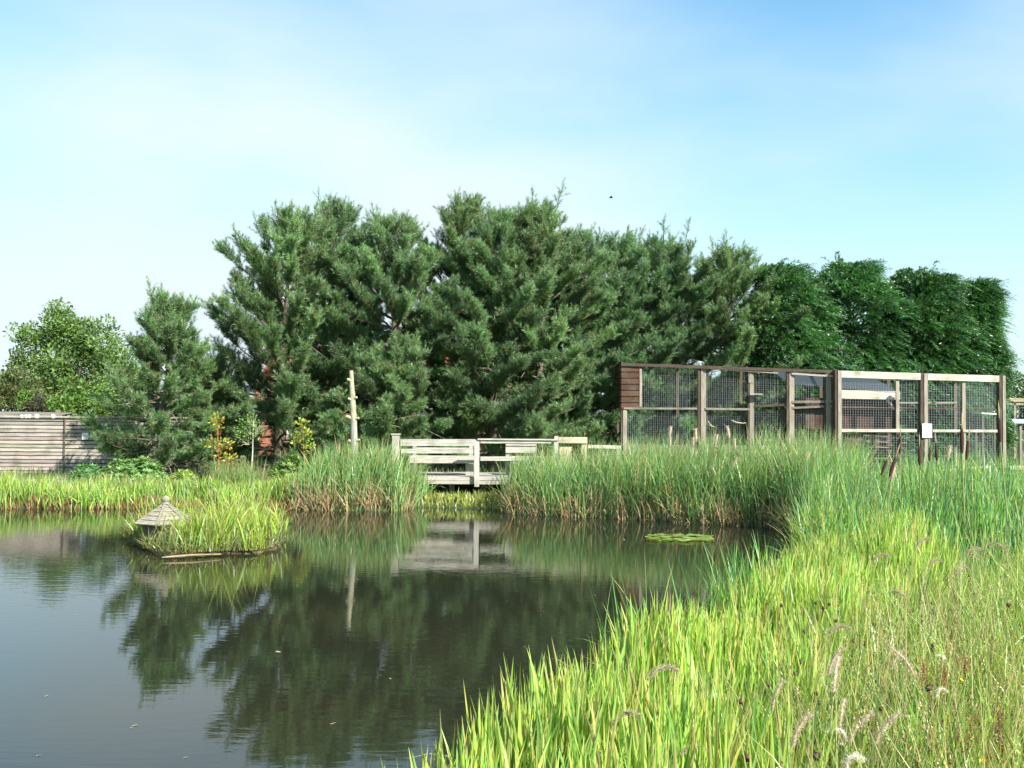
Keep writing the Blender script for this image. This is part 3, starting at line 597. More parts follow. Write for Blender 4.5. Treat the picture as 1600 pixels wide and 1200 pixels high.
# ------------------------------------------------------------------ deck with railing and benches
WG = A(0.42, 0.40, 0.345)
def deck():
    D = 20.9; r = rng(11); ref = P(742, 745, D); dk = 20.88
    t = thing('wooden_deck', (ref[0], D, 0.4), 'pale weathered timber viewing deck with railing over the far bank', 'deck')
    def X_(q): return P(q, 700, D)[0]
    def Z_(q, x=740): return P(x, q, D)[2]
    xl, xr = X_(614), X_(872); ztop = Z_(745)
    g = Geo()
    for k in range(11): 
        y = D + 0.03 + k * 0.145; g.box((xl, y, ztop - .03), (X_(975), y + .135, ztop), WG * r.uniform(.8, 1.1))
    g.build('deck_boards', M_woodx, t)
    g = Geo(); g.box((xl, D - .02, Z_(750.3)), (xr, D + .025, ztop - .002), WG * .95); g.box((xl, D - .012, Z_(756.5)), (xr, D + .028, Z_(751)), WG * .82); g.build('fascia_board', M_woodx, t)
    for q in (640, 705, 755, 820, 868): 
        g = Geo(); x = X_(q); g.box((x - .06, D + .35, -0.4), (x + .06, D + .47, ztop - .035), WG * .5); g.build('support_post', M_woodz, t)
    for q, w, tp in ((619, .15, 679.5), (745.5, .10, 687), (869, .09, 681.5)):
        g = Geo(); x = X_(q); g.box((x - w / 2, D - .11, Z_(760)), (x + w / 2, D - .022, Z_(tp, q)), WG * r.uniform(.95, 1.08))
        if w > .12: g.box((x - w / 2 - .02, D - .125, Z_(tp, q) + .001), (x + w / 2 + .02, D - .005, Z_(tp, q) + .03), WG)
        g.build('railing_post', M_woodz, t)
    def rail(a, b, y0, y1, dd=-.09, c=1.0, th=.035):
        za = (P(a, y0, D)[2] + P(a, y1, D)[2]) / 2; zb_ = (P(b, y0, D)[2] + P(b, y1, D)[2]) / 2; h = abs(Z_(y0) - Z_(y1)); g = Geo()
        g.beam((X_(a), D + dd, za), (X_(b), D + dd, zb_), th, h, WG * c * r.uniform(.93, 1.07)); g.build('rail', M_woodx, t)
    rail(626, 742.5, 686, 696.5); rail(628, 740, 701, 708, c=.9)
    g = Geo(); g.box((X_(746.5), D - .14, Z_(687)), (X_(872), D - .02, Z_(685)), WG * 1.05); g.build('hand_rail', M_woodx, t)
    rail(751, 861, 687.5, 692.5); rail(751, 866, 713, 719.5); rail(741, 744, 696, 745, -.09, .75)
    # low fence running on to the aviary
    g = Geo(); zc = (Z_(683, 895) + Z_(692, 895)) / 2; g.beam((X_(873), D - .09, zc), (X_(917), D - .09, zc), .03, .125, A(.52, .47, .33)); g.build('rail', M_woodx, t)
    g = Geo(); g.box((X_(874), D - .055, Z_(730, 880)), (X_(893), D - .03, Z_(698, 880)), A(.50, .43, .29)); g.box((X_(908), D - .07, Z_(730, 910)), (X_(917), D - .03, Z_(692.8, 910)), A(.42, .36, .26)); g.build('end_board', M_woodz, t)
    g = Geo(); g.beam((X_(918), D - .05, Z_(697.5, 918)), (X_(972), D + .3, Z_(699.5, 970)), .035, .07, A(.45, .43, .34)); g.build('rail', M_woodx, t)
    for q in (944, 968): g = Geo(); g.box((X_(q) - .04, D + .06 + (q - 918) * .004, .2), (X_(q) + .04, D + .12 + (q - 918) * .004, Z_(702, q)), WG * .8); g.build('railing_post', M_woodz, t)
    # benches
    def bench(a, b, ba, bb, lab):
        y = D + .45; t2 = thing('deck_bench', (X_((a + b) / 2), y, ztop), lab, 'bench', 'benches on the deck'); zs = Z_(712) + .03
        k_ = (y + 0.0) / D
        def XX(q): return P(q, 700, y)[0]
        def ZZ(q): return P(740, q, y)[2]
        g = Geo(); zs = ZZ(713)
        for m in range(2): g.box((XX(a), y + m * .15, zs - .04), (XX(b), y + m * .15 + .135, zs), WG * r.uniform(.9, 1.08))
        g.box((XX(a), y - .035, ZZ(724)), (XX(b), y - .004, zs + .002), WG); g.build('seat', M_woodx, t2)
        g = Geo()
        for q0, q1 in (((700.5, 706.5),) if a < 700 else ((694, 697), (698.5, 708))):
            g.box((XX(ba), y + .34, ZZ(q1)), (XX(bb), y + .37, ZZ(q0)), WG * r.uniform(.85, 1.0))
        g.build('backrest', M_woodx, t2)
        for q in (a + 6, b - 7):
            g = Geo(); g.box((XX(q) - .085, y + .02, ztop + .002), (XX(q) + .085, y + .30, ZZ(725)), WG * .85); g.build('leg', M_woodz, t2)
        for q in (ba + 3, bb - 3):
            g = Geo(); g.box((XX(q) - .04, y + .375, ztop + .002), (XX(q) + .04, y + .44, ZZ(696)), WG * .8); g.build('back_post', M_woodz, t2)
    bench(640, 741, 642, 738, 'long timber bench behind the left half of the deck railing')
    bench(797, 852, 790, 839, 'short timber bench behind the right half of the deck railing')
deck()

# ------------------------------------------------------------------ aviaries
DK = A(0.085, 0.06, 0.045); LT = A(0.30, 0.262, 0.21); PL = A(0.50, 0.45, 0.37)
def mesh_panel(parent, bl, br, tr_, tl, sp=0.054, w=.0019, c=(0.22, 0.25, 0.26), name='wire_mesh'):
    bl, br, tr_, tl = [np.asarray(v, float) for v in (bl, br, tr_, tl)]; g = Geo(); r = rng(2)
    nh = max(2, int(np.linalg.norm(tl - bl) / sp)); nv = max(2, int(np.linalg.norm(br - bl) / sp))
    for k in range(nh + 1): f = k / nh; g.tube([bl + (tl - bl) * f, br + (tr_ - br) * f], w, 3, c, cap=False)
    off = nrm(np.cross(br - bl, tl - bl)) * w * 1.5
    for k in range(nv + 1): f = k / nv; g.tube([bl + (br - bl) * f + off, tl + (tr_ - tl) * f + off], w, 3, c, cap=False)
    return g.build(name, M_metal, parent)
def aviary_dark():
    def DD(px): return np.interp(px, [970, 1310], [26.4, 24.75])
    def Q(px, py, o=0): d = DD(px); p = P(px, py, d); p[1] += o; return p
    zb = 0.33; t = thing('dark_aviary', (Q(1140, 700)[0], DD(1140), zb), 'dark stained timber and wire mesh aviary, left of the pale one, with shiplap end panel', 'aviary', 'aviaries on the right bank')
    def post(px, y0, y1, wd, wl, o=0, name='post', dark=DK, light=LT):
        a = Q(px, y0, o); x = a[0]; w = (wd + wl) / F * DD(px); zt = a[2]; z0 = Q(px, y1)[2] if y1 else zb - .1
        g = Geo(); g.box((x - w / 2, a[1] - .045, z0), (x + w / 2, a[1] + .05, zt), light * rng(int(px)).uniform(.85, 1.08)); 
        g.build(name, M_woodz, t)
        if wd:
            k = wd / F * DD(px); g = Geo(); g.box((x - w / 2 - k, a[1] - .03, z0), (x - w / 2 - .002, a[1] + .07, zt - .004), DK * .8); g.build(name, M_woodz, t)  # dark strip beside the post, its unlit left side put into colour
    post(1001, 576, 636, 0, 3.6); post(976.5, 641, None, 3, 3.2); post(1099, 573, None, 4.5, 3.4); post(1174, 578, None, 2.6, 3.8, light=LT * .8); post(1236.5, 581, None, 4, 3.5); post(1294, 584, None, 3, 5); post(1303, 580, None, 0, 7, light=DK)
    def beam(a, b, w, h, c, o=0, name='rail'):
        g = Geo(); g.beam(Q(*a, o), Q(*b, o), w, h, c); return g.build(name, M_woodx, t)
    beam((971, 569.5), (1308, 581), .10, .075, DK * 1.2, -.02, 'top_beam'); beam((1102, 576), (1215, 583), .03, .03, PL * .9, -.06); beam((1236, 584), (1300, 588), .03, .045, PL * .9, -.06)
    beam((975, 638), (1092, 638.5), .09, .05, LT * 1.05, -.01); beam((1102, 638.7), (1172, 639.5), .09, .055, LT, -.01); beam((1178, 635), (1234, 632), .07, .06, DK, 0)
    beam((1237, 628), (1303, 627.5), .07, .06, LT * .85, -.02); beam((1234, 637.5), (1303, 634.5), .06, .05, LT * .8, -.02); beam((976, 700), (1303, 704), .04, .2, LT * .8, .01, 'skirting_board')
    beam((1237, 716), (1303, 717), .06, .05, PL, -.02, 'sill')
    # shiplap end box
    g = Geo(); n = 7; r = rng(4)
    for k in range(n):
        z0 = Q(984, 638)[2] + (Q(984, 571)[2] - Q(984, 638)[2]) * k / n; z1 = Q(984, 638)[2] + (Q(984, 571)[2] - Q(984, 638)[2]) * (k + 1) / n
        c = A(.105, .052, .034) * r.uniform(.8, 1.2); a = Q(971, 600); b = Q(998.5, 600); d = A(0, 0, 1)
        for (pa, pb) in (((a[0], a[1] - .03), (b[0], b[1] - .03)), ((a[0] - .005, a[1] + 1.6), (a[0] - .005, a[1] - .03))):
            pa = A(*pa, 0); pb = A(*pb, 0); dv = nrm(pb - pa); nv = A(dv[1], -dv[0], 0)
            V = [pa + nv * .022 + d * z0, pb + nv * .022 + d * z0, pb + nv * .004 + d * (z1 - .004), pa + nv * .004 + d * (z1 - .004), pa - nv * .01 + d * z0, pb - nv * .01 + d * z0, pb - nv * .01 + d * (z1 - .004), pa - nv * .01 + d * (z1 - .004)]
            g.add(V, np.array([[0, 1, 2, 3], [5, 4, 7, 6], [4, 5, 1, 0], [3, 2, 6, 7], [1, 5, 6, 2], [4, 0, 3, 7]]), c)
    g.build('shiplap_cladding', M_woodx, t)
    # mesh
    back = 2.6
    for a, b in ((1004, 1091), (1102, 1170), (1179, 1230), (1238, 1290)):
        mesh_panel(t, Q(a, 636, .03), Q(b, 636, .03), Q(b, 571 + (b - 971) * .034 + 3, .03), Q(a, 571 + (a - 971) * .034 + 3, .03))
    for a, b in ((979, 1091), (1102, 1170), (1179, 1230), (1238, 1290)):
        mesh_panel(t, Q(a, 705, .03), Q(b, 705, .03), Q(b, 641, .03), Q(a, 641, .03))
    A0, A1 = Q(973, 567), Q(1306, 579); B0, B1 = A0 + A(.1, back, .12), A1 + A(.1, back, .10)
    mesh_panel(t, A0, A1, B1, B0, .075, .0014, name='roof_mesh')
    g = Geo(); g.beam(B0, B1, .07, .07, DK); g.build('top_beam', M_woodx, t)
    mesh_panel(t, A(B0[0], B0[1], .35), A(B1[0], B1[1], .35), B1, B0, .10, .0012, name='rear_mesh')
    for f in (0, .33, .66, 1): 
        p = B0 + (B1 - B0) * f; g = Geo(); g.box((p[0] - .04, p[1] - .04, zb - .1), (p[0] + .04, p[1] + .04, p[2] - .04), DK); g.build('post', M_woodz, t)
    for f in (0, .35, .6, 1): g = Geo(); g.beam(A0 + (A1 - A0) * f + A(0, .06, 0), B0 + (B1 - B0) * f, .05, .06, DK); g.build('roof_joist', M_woodx, t)
    g = Geo(); g.beam(A0 + A(0.02, 1.3, -1.4), A0 + A(.02, 1.3, -2.9), .06, .06, DK); g.build('post', M_woodz, t)
    # perches, ledge
    d = 25.6; g = Geo(); a = P(1171, 615.5, d - .35); b = P(1190.5, 616, d - .35); g.beam(a, b, .16, .02, PL * .9); o = g.build('ledge', M_woodx); tag(o, 'small pale perch ledge on the third post of the dark aviary', 'ledge')
    g = Geo(); c = Q(1172.5, 592, -.055); g.box(c + A(-.06, -.01, -.1), c + A(.06, .01, .1), LT); g.build('hinge_plate', M_woodz, t)
    for k, (pts, lab) in enumerate([([(1100, 654), (1102, 660), (1107, 664.5), (1113, 666), (1119, 667.5)], 'curved bare branch wedged low behind the second post of the dark aviary'), ([(1142, 656.5), (1150, 660), (1160, 661.5), (1171, 660.5)], 'bare perch branch hanging beside the ledge post of the dark aviary')]):
        g = Geo(); pp = [P(a, b, 25.9) for a, b in pts]; g.tube(pp, np.linspace(.026, .014, len(pp)), 7, (.5, .43, .32), True)
        if k == 0: g.tube([P(1104, 651, 25.9), P(1107, 660, 25.85), P(1112, 666, 25.9)], [.014, .016, .02], 6, (.5, .43, .32))
        tag(g.build('perch_branch', M_bark, smooth=True), lab, 'branch', 'perches in the aviary')
aviary_dark()
def aviary_pale():
    D = 24.6; zb = .33; t = thing('pale_aviary', (P(1440, 700, D)[0], D, zb), 'pale new timber and wire mesh aviary front at the right, fronting the dark stained one', 'aviary', 'aviaries on the right bank')
    def X_(q): return P(q, 660, D)[0]
    def Z_(q, x): return P(x, q, D)[2]
    for px, yt, w, shade_w in ((1311.5, 579, 5.5, 4.5), (1446, 583.5, 5.5, 5.5), (1568, 587, 4.5, 5)):
        g = Geo(); k = shade_w / F * D; x = X_(px) - w / F * D / 2; g.box((x - k, D - .035, zb - .1), (x - .002, D + .12, Z_(yt - 1, px)), DK * .75); g.build('post', M_woodz, t)  # separate strip coloured dark to stand for the post's shaded left face
        g = Geo(); w = w / F * D; x = X_(px); g.box((x - w / 2, D - .05, zb - .1), (x + w / 2, D + .10, Z_(yt, px)), LT * .98); g.build('post', M_woodz, t)
    for px, y0, y1 in ((1403, 592, 671), (1506.5, 593, 735)):
        g = Geo(); w = 5 / F * D; x = X_(px); g.box((x - w / 2, D + .0, Z_(y1, px)), (x + w / 2, D + .05, Z_(y0, px)), LT * 1.05); g.build('post', M_woodz, t)
    def rail(a, b, h, o=0, c=PL, n='rail', w=.045): g = Geo(); g.beam(P(*a, D) + A(0, o, 0), P(*b, D) + A(0, o, 0), w, h, c * rng(int(a[0] + a[1])).uniform(.94, 1.05)); g.build(n, M_woodx, t)
    rail((1314, 584.5), (1437.5, 588.3), .165, -.02, n='top_beam'); rail((1449, 588.7), (1560, 592), .16, -.02, n='top_beam')
    rail((1314, 672.5), (1432, 672.8), .075, -.0); rail((1457, 673), (1560, 673.5), .065, -.0); rail((1314, 637), (1560, 638.5), .02, .06, DK * 1.3)
    rail((1334, 738.5), (1437, 739), .06, .0, n='sill'); rail((1449, 740), (1560, 742), .05, .0, c=PL * 1.1, n='sill'); rail((1470, 735), (1545, 728.5), .06, -.12, c=PL * 1.15, n='sill')
    for a, b in ((1314, 1438), (1449, 1560)):
        mesh_panel(t, (X_(a), D + .055, Z_(739, a)), (X_(b), D + .055, Z_(740, b)), (X_(b), D + .055, Z_(590, b)), (X_(a), D + .055, Z_(588, a)), .062, .0026)
    # side and rear frames
    back = 3.2; zt = Z_(588, 1560)
    for q in (1330, 1450, 1568):
        g = Geo(); x = X_(q) + .25; g.box((x - .04, D + back, zb - .1), (x + .04, D + back + .08, zt), DK * 1.3); g.build('post', M_woodz, t)
    g = Geo(); g.beam((X_(1312), D + back + .04, zt + .035), (X_(1568) + .3, D + back + .04, zt + .035), .08, .07, DK * 1.3); g.build('top_beam', M_woodx, t)
    g = Geo(); g.beam((X_(1568) + .27, D + back - .01, Z_(627, 1560)), (X_(1312), D + back - .01, Z_(629, 1560)), .05, .05, LT); g.build('rail', M_woodx, t)
    g = Geo(); x = X_(1566); g.beam((x, D + .11, zt - .03), (x + .25, D + back - .003, zt - .03), .06, .07, LT); g.beam((x, D + .11, .42), (x + .25, D + back - .003, .42), .06, .07, LT); g.build('side_frame', M_woodx, t)
    mesh_panel(t, (x, D + .1, .45), (x + .25, D + back, .45), (x + .25, D + back, zt - .07), (x, D + .1, zt - .07), .075, .0014, name='side_mesh')
    mesh_panel(t, (X_(1449), D + back - .04, .4), (X_(1566) + .25, D + back - .04, .4), (X_(1566) + .25, D + back - .04, zt), (X_(1449), D + back - .04, zt), .10, .0013, name='rear_mesh')
    # sign
    c = P(1448.5, 673, D - .075); g = Geo(); g.box(c + A(-.118, -.008, -.172), c + A(.118, .008, .172), (.85, .85, .83)); o = g.build('notice_board', M_paint); tag(o, 'white rectangular notice on the middle post of the pale aviary', 'sign')
    g = Geo(); g.tube([c + A(0, -.012, .15), c + A(0, -.006, .15)], .006, 8, (.3, .3, .3)); g.build('screw', M_metal, o)
    # bird shelter inside, spanning both aviaries
    t2 = thing('bird_shelter', (P(1300, 700, 25.9)[0], 26.2, zb), 'dark boarded bird shelter with sloping grey roof and pale corrugated fascia inside the aviaries', 'shelter')
    d0 = 25.35; xa = P(1220, 640, 26.4)[0]; xb = P(1404, 640, d0)[0]; r = rng(6)
    def ZZ(q, x=1350): return P(x, q, d0)[2]
    ztop = ZZ(622); g = Geo(); n = 22
    for k in range(n):
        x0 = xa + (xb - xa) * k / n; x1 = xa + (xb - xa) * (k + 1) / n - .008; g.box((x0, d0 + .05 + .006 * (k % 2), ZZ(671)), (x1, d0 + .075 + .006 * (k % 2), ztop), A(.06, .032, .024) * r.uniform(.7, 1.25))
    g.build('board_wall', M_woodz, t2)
    g = Geo()
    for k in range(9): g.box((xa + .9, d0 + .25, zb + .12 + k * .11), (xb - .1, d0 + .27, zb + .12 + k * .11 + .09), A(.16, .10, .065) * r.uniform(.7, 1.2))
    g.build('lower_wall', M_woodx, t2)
    g = Geo(); c0 = P(1212, 587, 26.6); c1 = P(1406, 615, d0 - .12); nx_ = 44
    xsx = np.linspace(c0[0], c1[0] + .03, nx_ * 4); zsx = .012 * np.sin(np.arange(nx_ * 4) * PI / 2)
    zf = np.interp(xsx, [c0[0], c1[0]], [P(1212, 600, d0)[2], ZZ(613.5, 1400)]); V = []
    for x, z, f in zip(xsx, zsx, zf): V += [(x, d0 - .12, f + z), (x, d0 + 1.7, f + .42 + z)]
    i = np.arange(nx_ * 4 - 1)[:, None] * 2; g.add(V, np.concatenate([i, i + 2, i + 3, i + 1], 1), (.10, .115, .13)); ro = g.build('corrugated_roof', M_metal, t2)
    md = ro.modifiers.new('thick', 'SOLIDIFY'); md.thickness = .006
    g = Geo(); g.beam(P(1294, 615.5, d0 - .10), P(1406, 618, d0 - .10), .03, .21, PL * 1.12); g.build('fascia', M_woodx, t2)
    g = Geo(); g.beam(P(1386, 624.5, d0 - .06), P(1397, 640, d0 + .0), .04, .06, PL); g.build('brace', M_woodx, t2)
    for q in (1222, 1300, 1401): g = Geo(); x = P(q, 640, d0 + .02)[0]; g.box((x - .045, d0 - .05, zb - .1), (x + .045, d0 + .045, ztop - .03), DK * 1.1); g.build('post', M_woodz, t2)
    # loose things inside and outside
    g = Geo(); 
    for k in range(5): g.beam(P(1348 + 4 * k, 680 + 9 * k, 25.1), P(1420 - 5 * k, 684 + 8 * k, 25.2), .10, .03, LT * (.55 + .08 * (k % 3)))
    tag(g.build('plank_stack', M_woodx), 'old grey planks leaning low inside the pale aviary under the shelter', 'planks')
    t3 = thing('feeding_table', (P(1543, 700, 27.0)[0], 27.0, zb), 'small white topped table inside the pale aviary near its right post', 'table')
    g = Geo(); a = P(1527, 645.5, 27); b = P(1562, 647.5, 27); g.beam(a, b, .5, .035, (.75, .76, .76)); g.build('table_top', M_paint, t3)
    for xx in (a[0] + .05, b[0] - .05):
        for yy in (26.8, 27.2): g = Geo(); g.box((xx - .025, yy - .025, zb - .05), (xx + .025, yy + .025, a[2] - .03), LT * .4); g.build('leg', M_woodz, t3)
    t4 = thing('white_trough', P(1557, 745, 23.9), 'white plastic trough in the grass at the foot of the pale aviary corner post', 'trough')
    g = Geo(); c = P(1557, 743, 23.9); w = .19; h = .10
    lo = [c + A(sx_ * w * .85, sy * .12, -h) for sx_, sy in ((-1, -1), (1, -1), (1, 1), (-1, 1))]; hi = [c + A(sx_ * w, sy * .15, 0) for sx_, sy in ((-1, -1), (1, -1), (1, 1), (-1, 1))]; inn = [c + A(sx_ * w * .93, sy * .135, -.0) for sx_, sy in ((-1, -1), (1, -1), (1, 1), (-1, 1))]; il = [c + A(sx_ * w * .8, sy * .11, -h * .8) for sx_, sy in ((-1, -1), (1, -1), (1, 1), (-1, 1))]
    fc = [[3, 2, 1, 0]]
    for k in range(4): m = (k + 1) % 4; fc += [[k, m, 4 + m, 4 + k], [4 + k, 4 + m, 8 + m, 8 + k], [8 + k, 8 + m, 12 + m, 12 + k]]
    fc += [[12, 13, 14, 15]]; g.add(lo + hi + inn + il, np.array(fc), (.78, .78, .76)); g.build('tub', M_paint, t4)
    g = Geo(); g.tube([c + A(.0, 0, -.02), c + A(-.02, 0, .12), c + A(-.03, 0, .2)], [.035, .03, .012], 8, (.75, .77, .78)); g.build('bottle', M_paint, t4)
    # enclosure beyond to the right
    Dn = 33.0; t5 = thing('far_enclosure', (P(1610, 700, Dn)[0], Dn, zb), 'grey timber framed enclosure far behind the aviary at the right edge', 'enclosure')
    for a, b, h in (((1540, 624), (1680, 627), .12), ((1572, 631), (1680, 633), .06), ((1540, 658.5), (1680, 660.5), .04)):
        g = Geo(); g.beam(P(*a, Dn), P(*b, Dn), .06, h, A(.32, .28, .2)); g.build('rail', M_woodx, t5)
    for q in (1545, 1585, 1630, 1676):
        g = Geo(); p = P(q, 626, Dn); g.box((p[0] - .035, Dn - .03, zb - .1), (p[0] + .035, Dn + .03, p[2] - .07), A(.3, .26, .18)); g.build('post', M_woodz, t5)
    p0 = P(1545, 626, Dn); p1 = P(1676, 628, Dn); mesh_panel(t5, (p0[0], Dn + .035, .4), (p1[0], Dn + .035, .4), p1 + A(0, .035, 0), p0 + A(0, .035, 0), .10, .002)
    g = Geo(); g.beam(p0 + A(0, 2, .1), p1 + A(0, 2, .1), .06, .1, A(.2, .17, .12)); g.beam(p0 + A(0, .04, 0), p0 + A(0, 2, .1), .06, .08, A(.2, .17, .12)); g.build('roof_frame', M_woodx, t5)
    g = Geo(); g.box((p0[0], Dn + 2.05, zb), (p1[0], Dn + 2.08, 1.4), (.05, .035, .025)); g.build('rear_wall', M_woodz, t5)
    Dn = 27.5; t6 = thing('information_stand', (P(1592, 700, Dn)[0], Dn, zb), 'blue topped information stand on a thin post right of the pale aviary', 'sign')
    c = P(1594, 658.5, Dn); g = Geo(); g.beam(c + A(-.2, 0, 0), c + A(.2, 0, 0), .22, .02, (.25, .42, .55), up=(0, -.5, .86)); g.build('panel', M_paint, t6)
    g = Geo(); g.box((c[0] - .03, Dn - .03, zb - .05), (c[0] + .03, Dn + .03, c[2] - .03), LT * .8); g.build('post', M_woodz, t6)
    g = Geo(); g.beam(P(1572, 730.5, 25.2), P(1700, 731, 25.2), .05, .09, PL); o = g.build('edging_board', M_woodx); tag(o, 'pale low edging board on the grass right of the pale aviary', 'board')
aviary_pale()

# ------------------------------------------------------------------ duck house and its island
def duck_island():
    D = 14.4; cx = P(316, 850, D)[0]; poly = []
    for q, z0 in [(190, 843), (205, 832), (270, 826), (350, 826), (420, 832), (446, 842), (440, 858), (400, 866), (330, 868), (268, 872), (240, 868), (215, 855)]: poly.append(G(q, z0)[:2])
    poly = np.array(poly); c = poly.mean(0)
    u = np.linspace(0, len(poly), 61)[:-1]; pc = np.vstack([poly, poly[:1]]); ring = np.column_stack([np.interp(u, range(len(poly) + 1), pc[:, k]) for k in range(2)])
    g = Geo(); r = rng(9); V = []; prof = [(1.0, -.3), (.97, -.02), (.94, .012), (.86, .035), (.66, .09), (.4, .10)]
    for s, z in prof: V.append(np.column_stack([c + (ring - c) * s * (1 + .02 * r.standard_normal((60, 1))), np.full(60, z) + .012 * r.standard_normal(60)]))
    V = np.concatenate(V); i = np.arange(len(prof) - 1)[:, None] * 60; j = np.arange(60)[None]; k = (j + 1) % 60
    g.add(V, np.stack([i + j, i + k, i + 60 + k, i + 60 + j], -1).reshape(-1, 4), (.09, .075, .035)); g.ngon(V[-60:], (.09, .085, .035))
    isl = g.build('island', M_soil, smooth=True); tag(isl, 'small low planted island carrying the duck house', 'island', kind='structure')
    ISL.append((c, poly))
    a, b = G(253, 871, .035), G(345, 866, .035); g = Geo(); g.tube([a, (a + b) / 2 + A(0, 0, .01), b], [.010, .014, .008], 8, (.30, .22, .13)); tag(g.build('edge_log', M_bark, smooth=True), 'thin pale log along the front edge of the island', 'log')
    # house
    Dh = 14.0; ctr = P(258, 817, Dh); R = 45.5 / F * Dh; ze = ctr[2]; za = P(258, 787, Dh)[2]; t = thing('duck_house', (ctr[0], Dh, .1), 'little wooden duck house with six sided boarded roof and round finial on the island', 'duck house')
    n = 6; th = np.arange(n) * 2 * PI / n - PI / 2 + .07; g = Geo(); WR = A(.27, .25, .19); r = rng(12)
    for k in range(n):
        a0, a1 = th[k], th[(k + 1) % n]; e0 = A(ctr[0] + R * math.cos(a0), Dh + R * math.sin(a0), ze); e1 = A(ctr[0] + R * math.cos(a1), Dh + R * math.sin(a1), ze); ap = A(ctr[0], Dh, za); nb = 5
        for q in range(nb):
            f0 = q / nb; f1 = (q + 1) / nb * .999; dz = A(0, 0, .012); o = nrm(np.cross(e1 - e0, ap - e0)); o = o if o[2] > 0 else -o
            l0 = e0 + (ap - e0) * f0; l1 = e1 + (ap - e1) * f0; u0 = e0 + (ap - e0) * f1; u1 = e1 + (ap - e1) * f1
            V = [l0 + o * .018, l1 + o * .018, u1 + o * .006, u0 + o * .006, l0 - o * .004, l1 - o * .004, u1 - o * .004, u0 - o * .004]
            g.add(V, np.array([[0, 1, 2, 3], [5, 4, 7, 6], [4, 5, 1, 0], [2, 6, 7, 3], [1, 5, 6, 2], [4, 0, 3, 7]]), WR * r.uniform(.85, 1.12))
    rf = g.build('roof', M_woodx, t)
    for k in range(n):
        e0 = A(ctr[0] + R * 1.0 * math.cos(th[k]), Dh + R * math.sin(th[k]), ze + .02); g = Geo(); g.beam(e0, A(ctr[0], Dh, za + .02), .035, .018, WR * .8); g.build('hip_batten', M_woodx, rf)
    g = Geo(); zz = A(0, .012, .02, .03, .055, .08, .1, .115); rr = A(.055, .055, .035, .045, .06, .055, .035, .005) ; g.tube([A(ctr[0], Dh, za + z * 1.0) for z in zz], rr, 14, WR * .85); g.build('finial', M_bark, rf, True)
    g = Geo(); Ri = R * .62
    for k in range(n):
        a0, a1 = th[k], th[(k + 1) % n]; p0 = A(ctr[0] + Ri * math.cos(a0), Dh + Ri * math.sin(a0), 0); p1 = A(ctr[0] + Ri * math.cos(a1), Dh + Ri * math.sin(a1), 0)
        if k == 0: p1 = p0 + (p1 - p0) * .3
        for q in range(4): g.beam(p0 + A(0, 0, .15 + q * .06), p1 + A(0, 0, .15 + q * .06), .015, .056, WR * r.uniform(.6, .8))
    g.build('wall', M_woodx, t)
    for k in range(n): p0 = A(ctr[0] + Ri * 1.03 * math.cos(th[k]), Dh + Ri * 1.03 * math.sin(th[k]), 0); g = Geo(); g.box(p0 + A(-.018, -.018, .08), p0 + A(.018, .018, ze + .03), WR * .6); g.build('post', M_woodz, t)
    g = Geo(); g.tube([A(ctr[0], Dh, .115), A(ctr[0], Dh, .125)], Ri * 1.05, 6, WR * .6); g.build('floor', M_woodx, t)
    def ok(x, y):
        ins = np.zeros(np.shape(x), bool)
        for i in range(len(poly)):
            a = poly[i]; b = poly[(i + 1) % len(poly)]; cc = (a[1] > y) != (b[1] > y); ins ^= cc & (x < a[0] + (y - a[1]) / ((b[1] - a[1]) or 1e-9) * (b[0] - a[0]))
        return ins
    global gz; old = gz; gz = lambda x, y: np.full(np.shape(x), .07)
    lx = lambda q: P(q, 850, D)[0]
    yg = [(.30, .42, .055), (.38, .44, .08), (.24, .36, .06)]
    hm = lambda x, y: np.interp(x, [lx(185), lx(232), lx(262), lx(300), lx(345), lx(400), lx(446)], [.45, 1.25, 1.05, 1.0, 1.35, 1.3, 1.05]) * (.8 + .35 * np.sin(x * 9 + 2 * np.sin(y * 7)) * np.cos(y * 8))
    okf = lambda x, y: ok(x, y) & (np.hypot(x - ctr[0], y - Dh) > Ri * 1.15)
    stand('island_grass', 'yellow green grass tufts covering the island around the duck house', 'grass', 61, poly, 2300, (.10, .68), (.007, .016), yg, None, (.35, [(.45, .36, .13), (.40, .42, .10)]), lean=(.03, .45), bend=(.2, 1.5), ok=okf, hmap=hm, clump=(.75, 55, .05))
    stand('island_iris', 'broad arching iris leaves at the front and right end of the island', 'iris', 62, [(lx(235), 13.2), (lx(440), 13.2), (lx(452), 14.9), (lx(380), 15.2), (lx(300), 13.7), (lx(240), 13.7)], 620, (.30, .68), (.018, .03), [(.34, .48, .07), (.28, .42, .06)], None, (.4, [(.5, .42, .12)]), bend=(.2, 1.6), ok=okf, hmap=lambda x, y: .9 + 0 * x, clump=(.8, 14, .05), broken=.1)
    stand('island_weeds', 'dull leafy weeds and seed stems at the left and rear of the island', 'weeds', 63, poly, 2200, (.12, .5), (.006, .012), [(.14, .22, .07), (.28, .2, .11), (.18, .30, .10)], None, (.5, [(.3, .17, .12)]), bend=(.05, .5), ok=ok, hmap=hm, fold=False)
    rim = poly.copy(); stand('island_fringe', 'dull weeds and grass hanging over the muddy rim of the island', 'weeds', 64, c + (poly - c) * 1.02, 2600, (.08, .26), (.006, .014), [(.14, .19, .05), (.22, .28, .07), (.16, .11, .05)], None, (.4, [(.36, .28, .13)]), lean=(.3, .9), bend=(.4, 1.4), ok=lambda x, y: ok(x, y) & ~ok(c[0] + (x - c[0]) * 1.22, c[1] + (y - c[1]) * 1.3), fold=False)
    gz = old
ISL = []
duck_island()

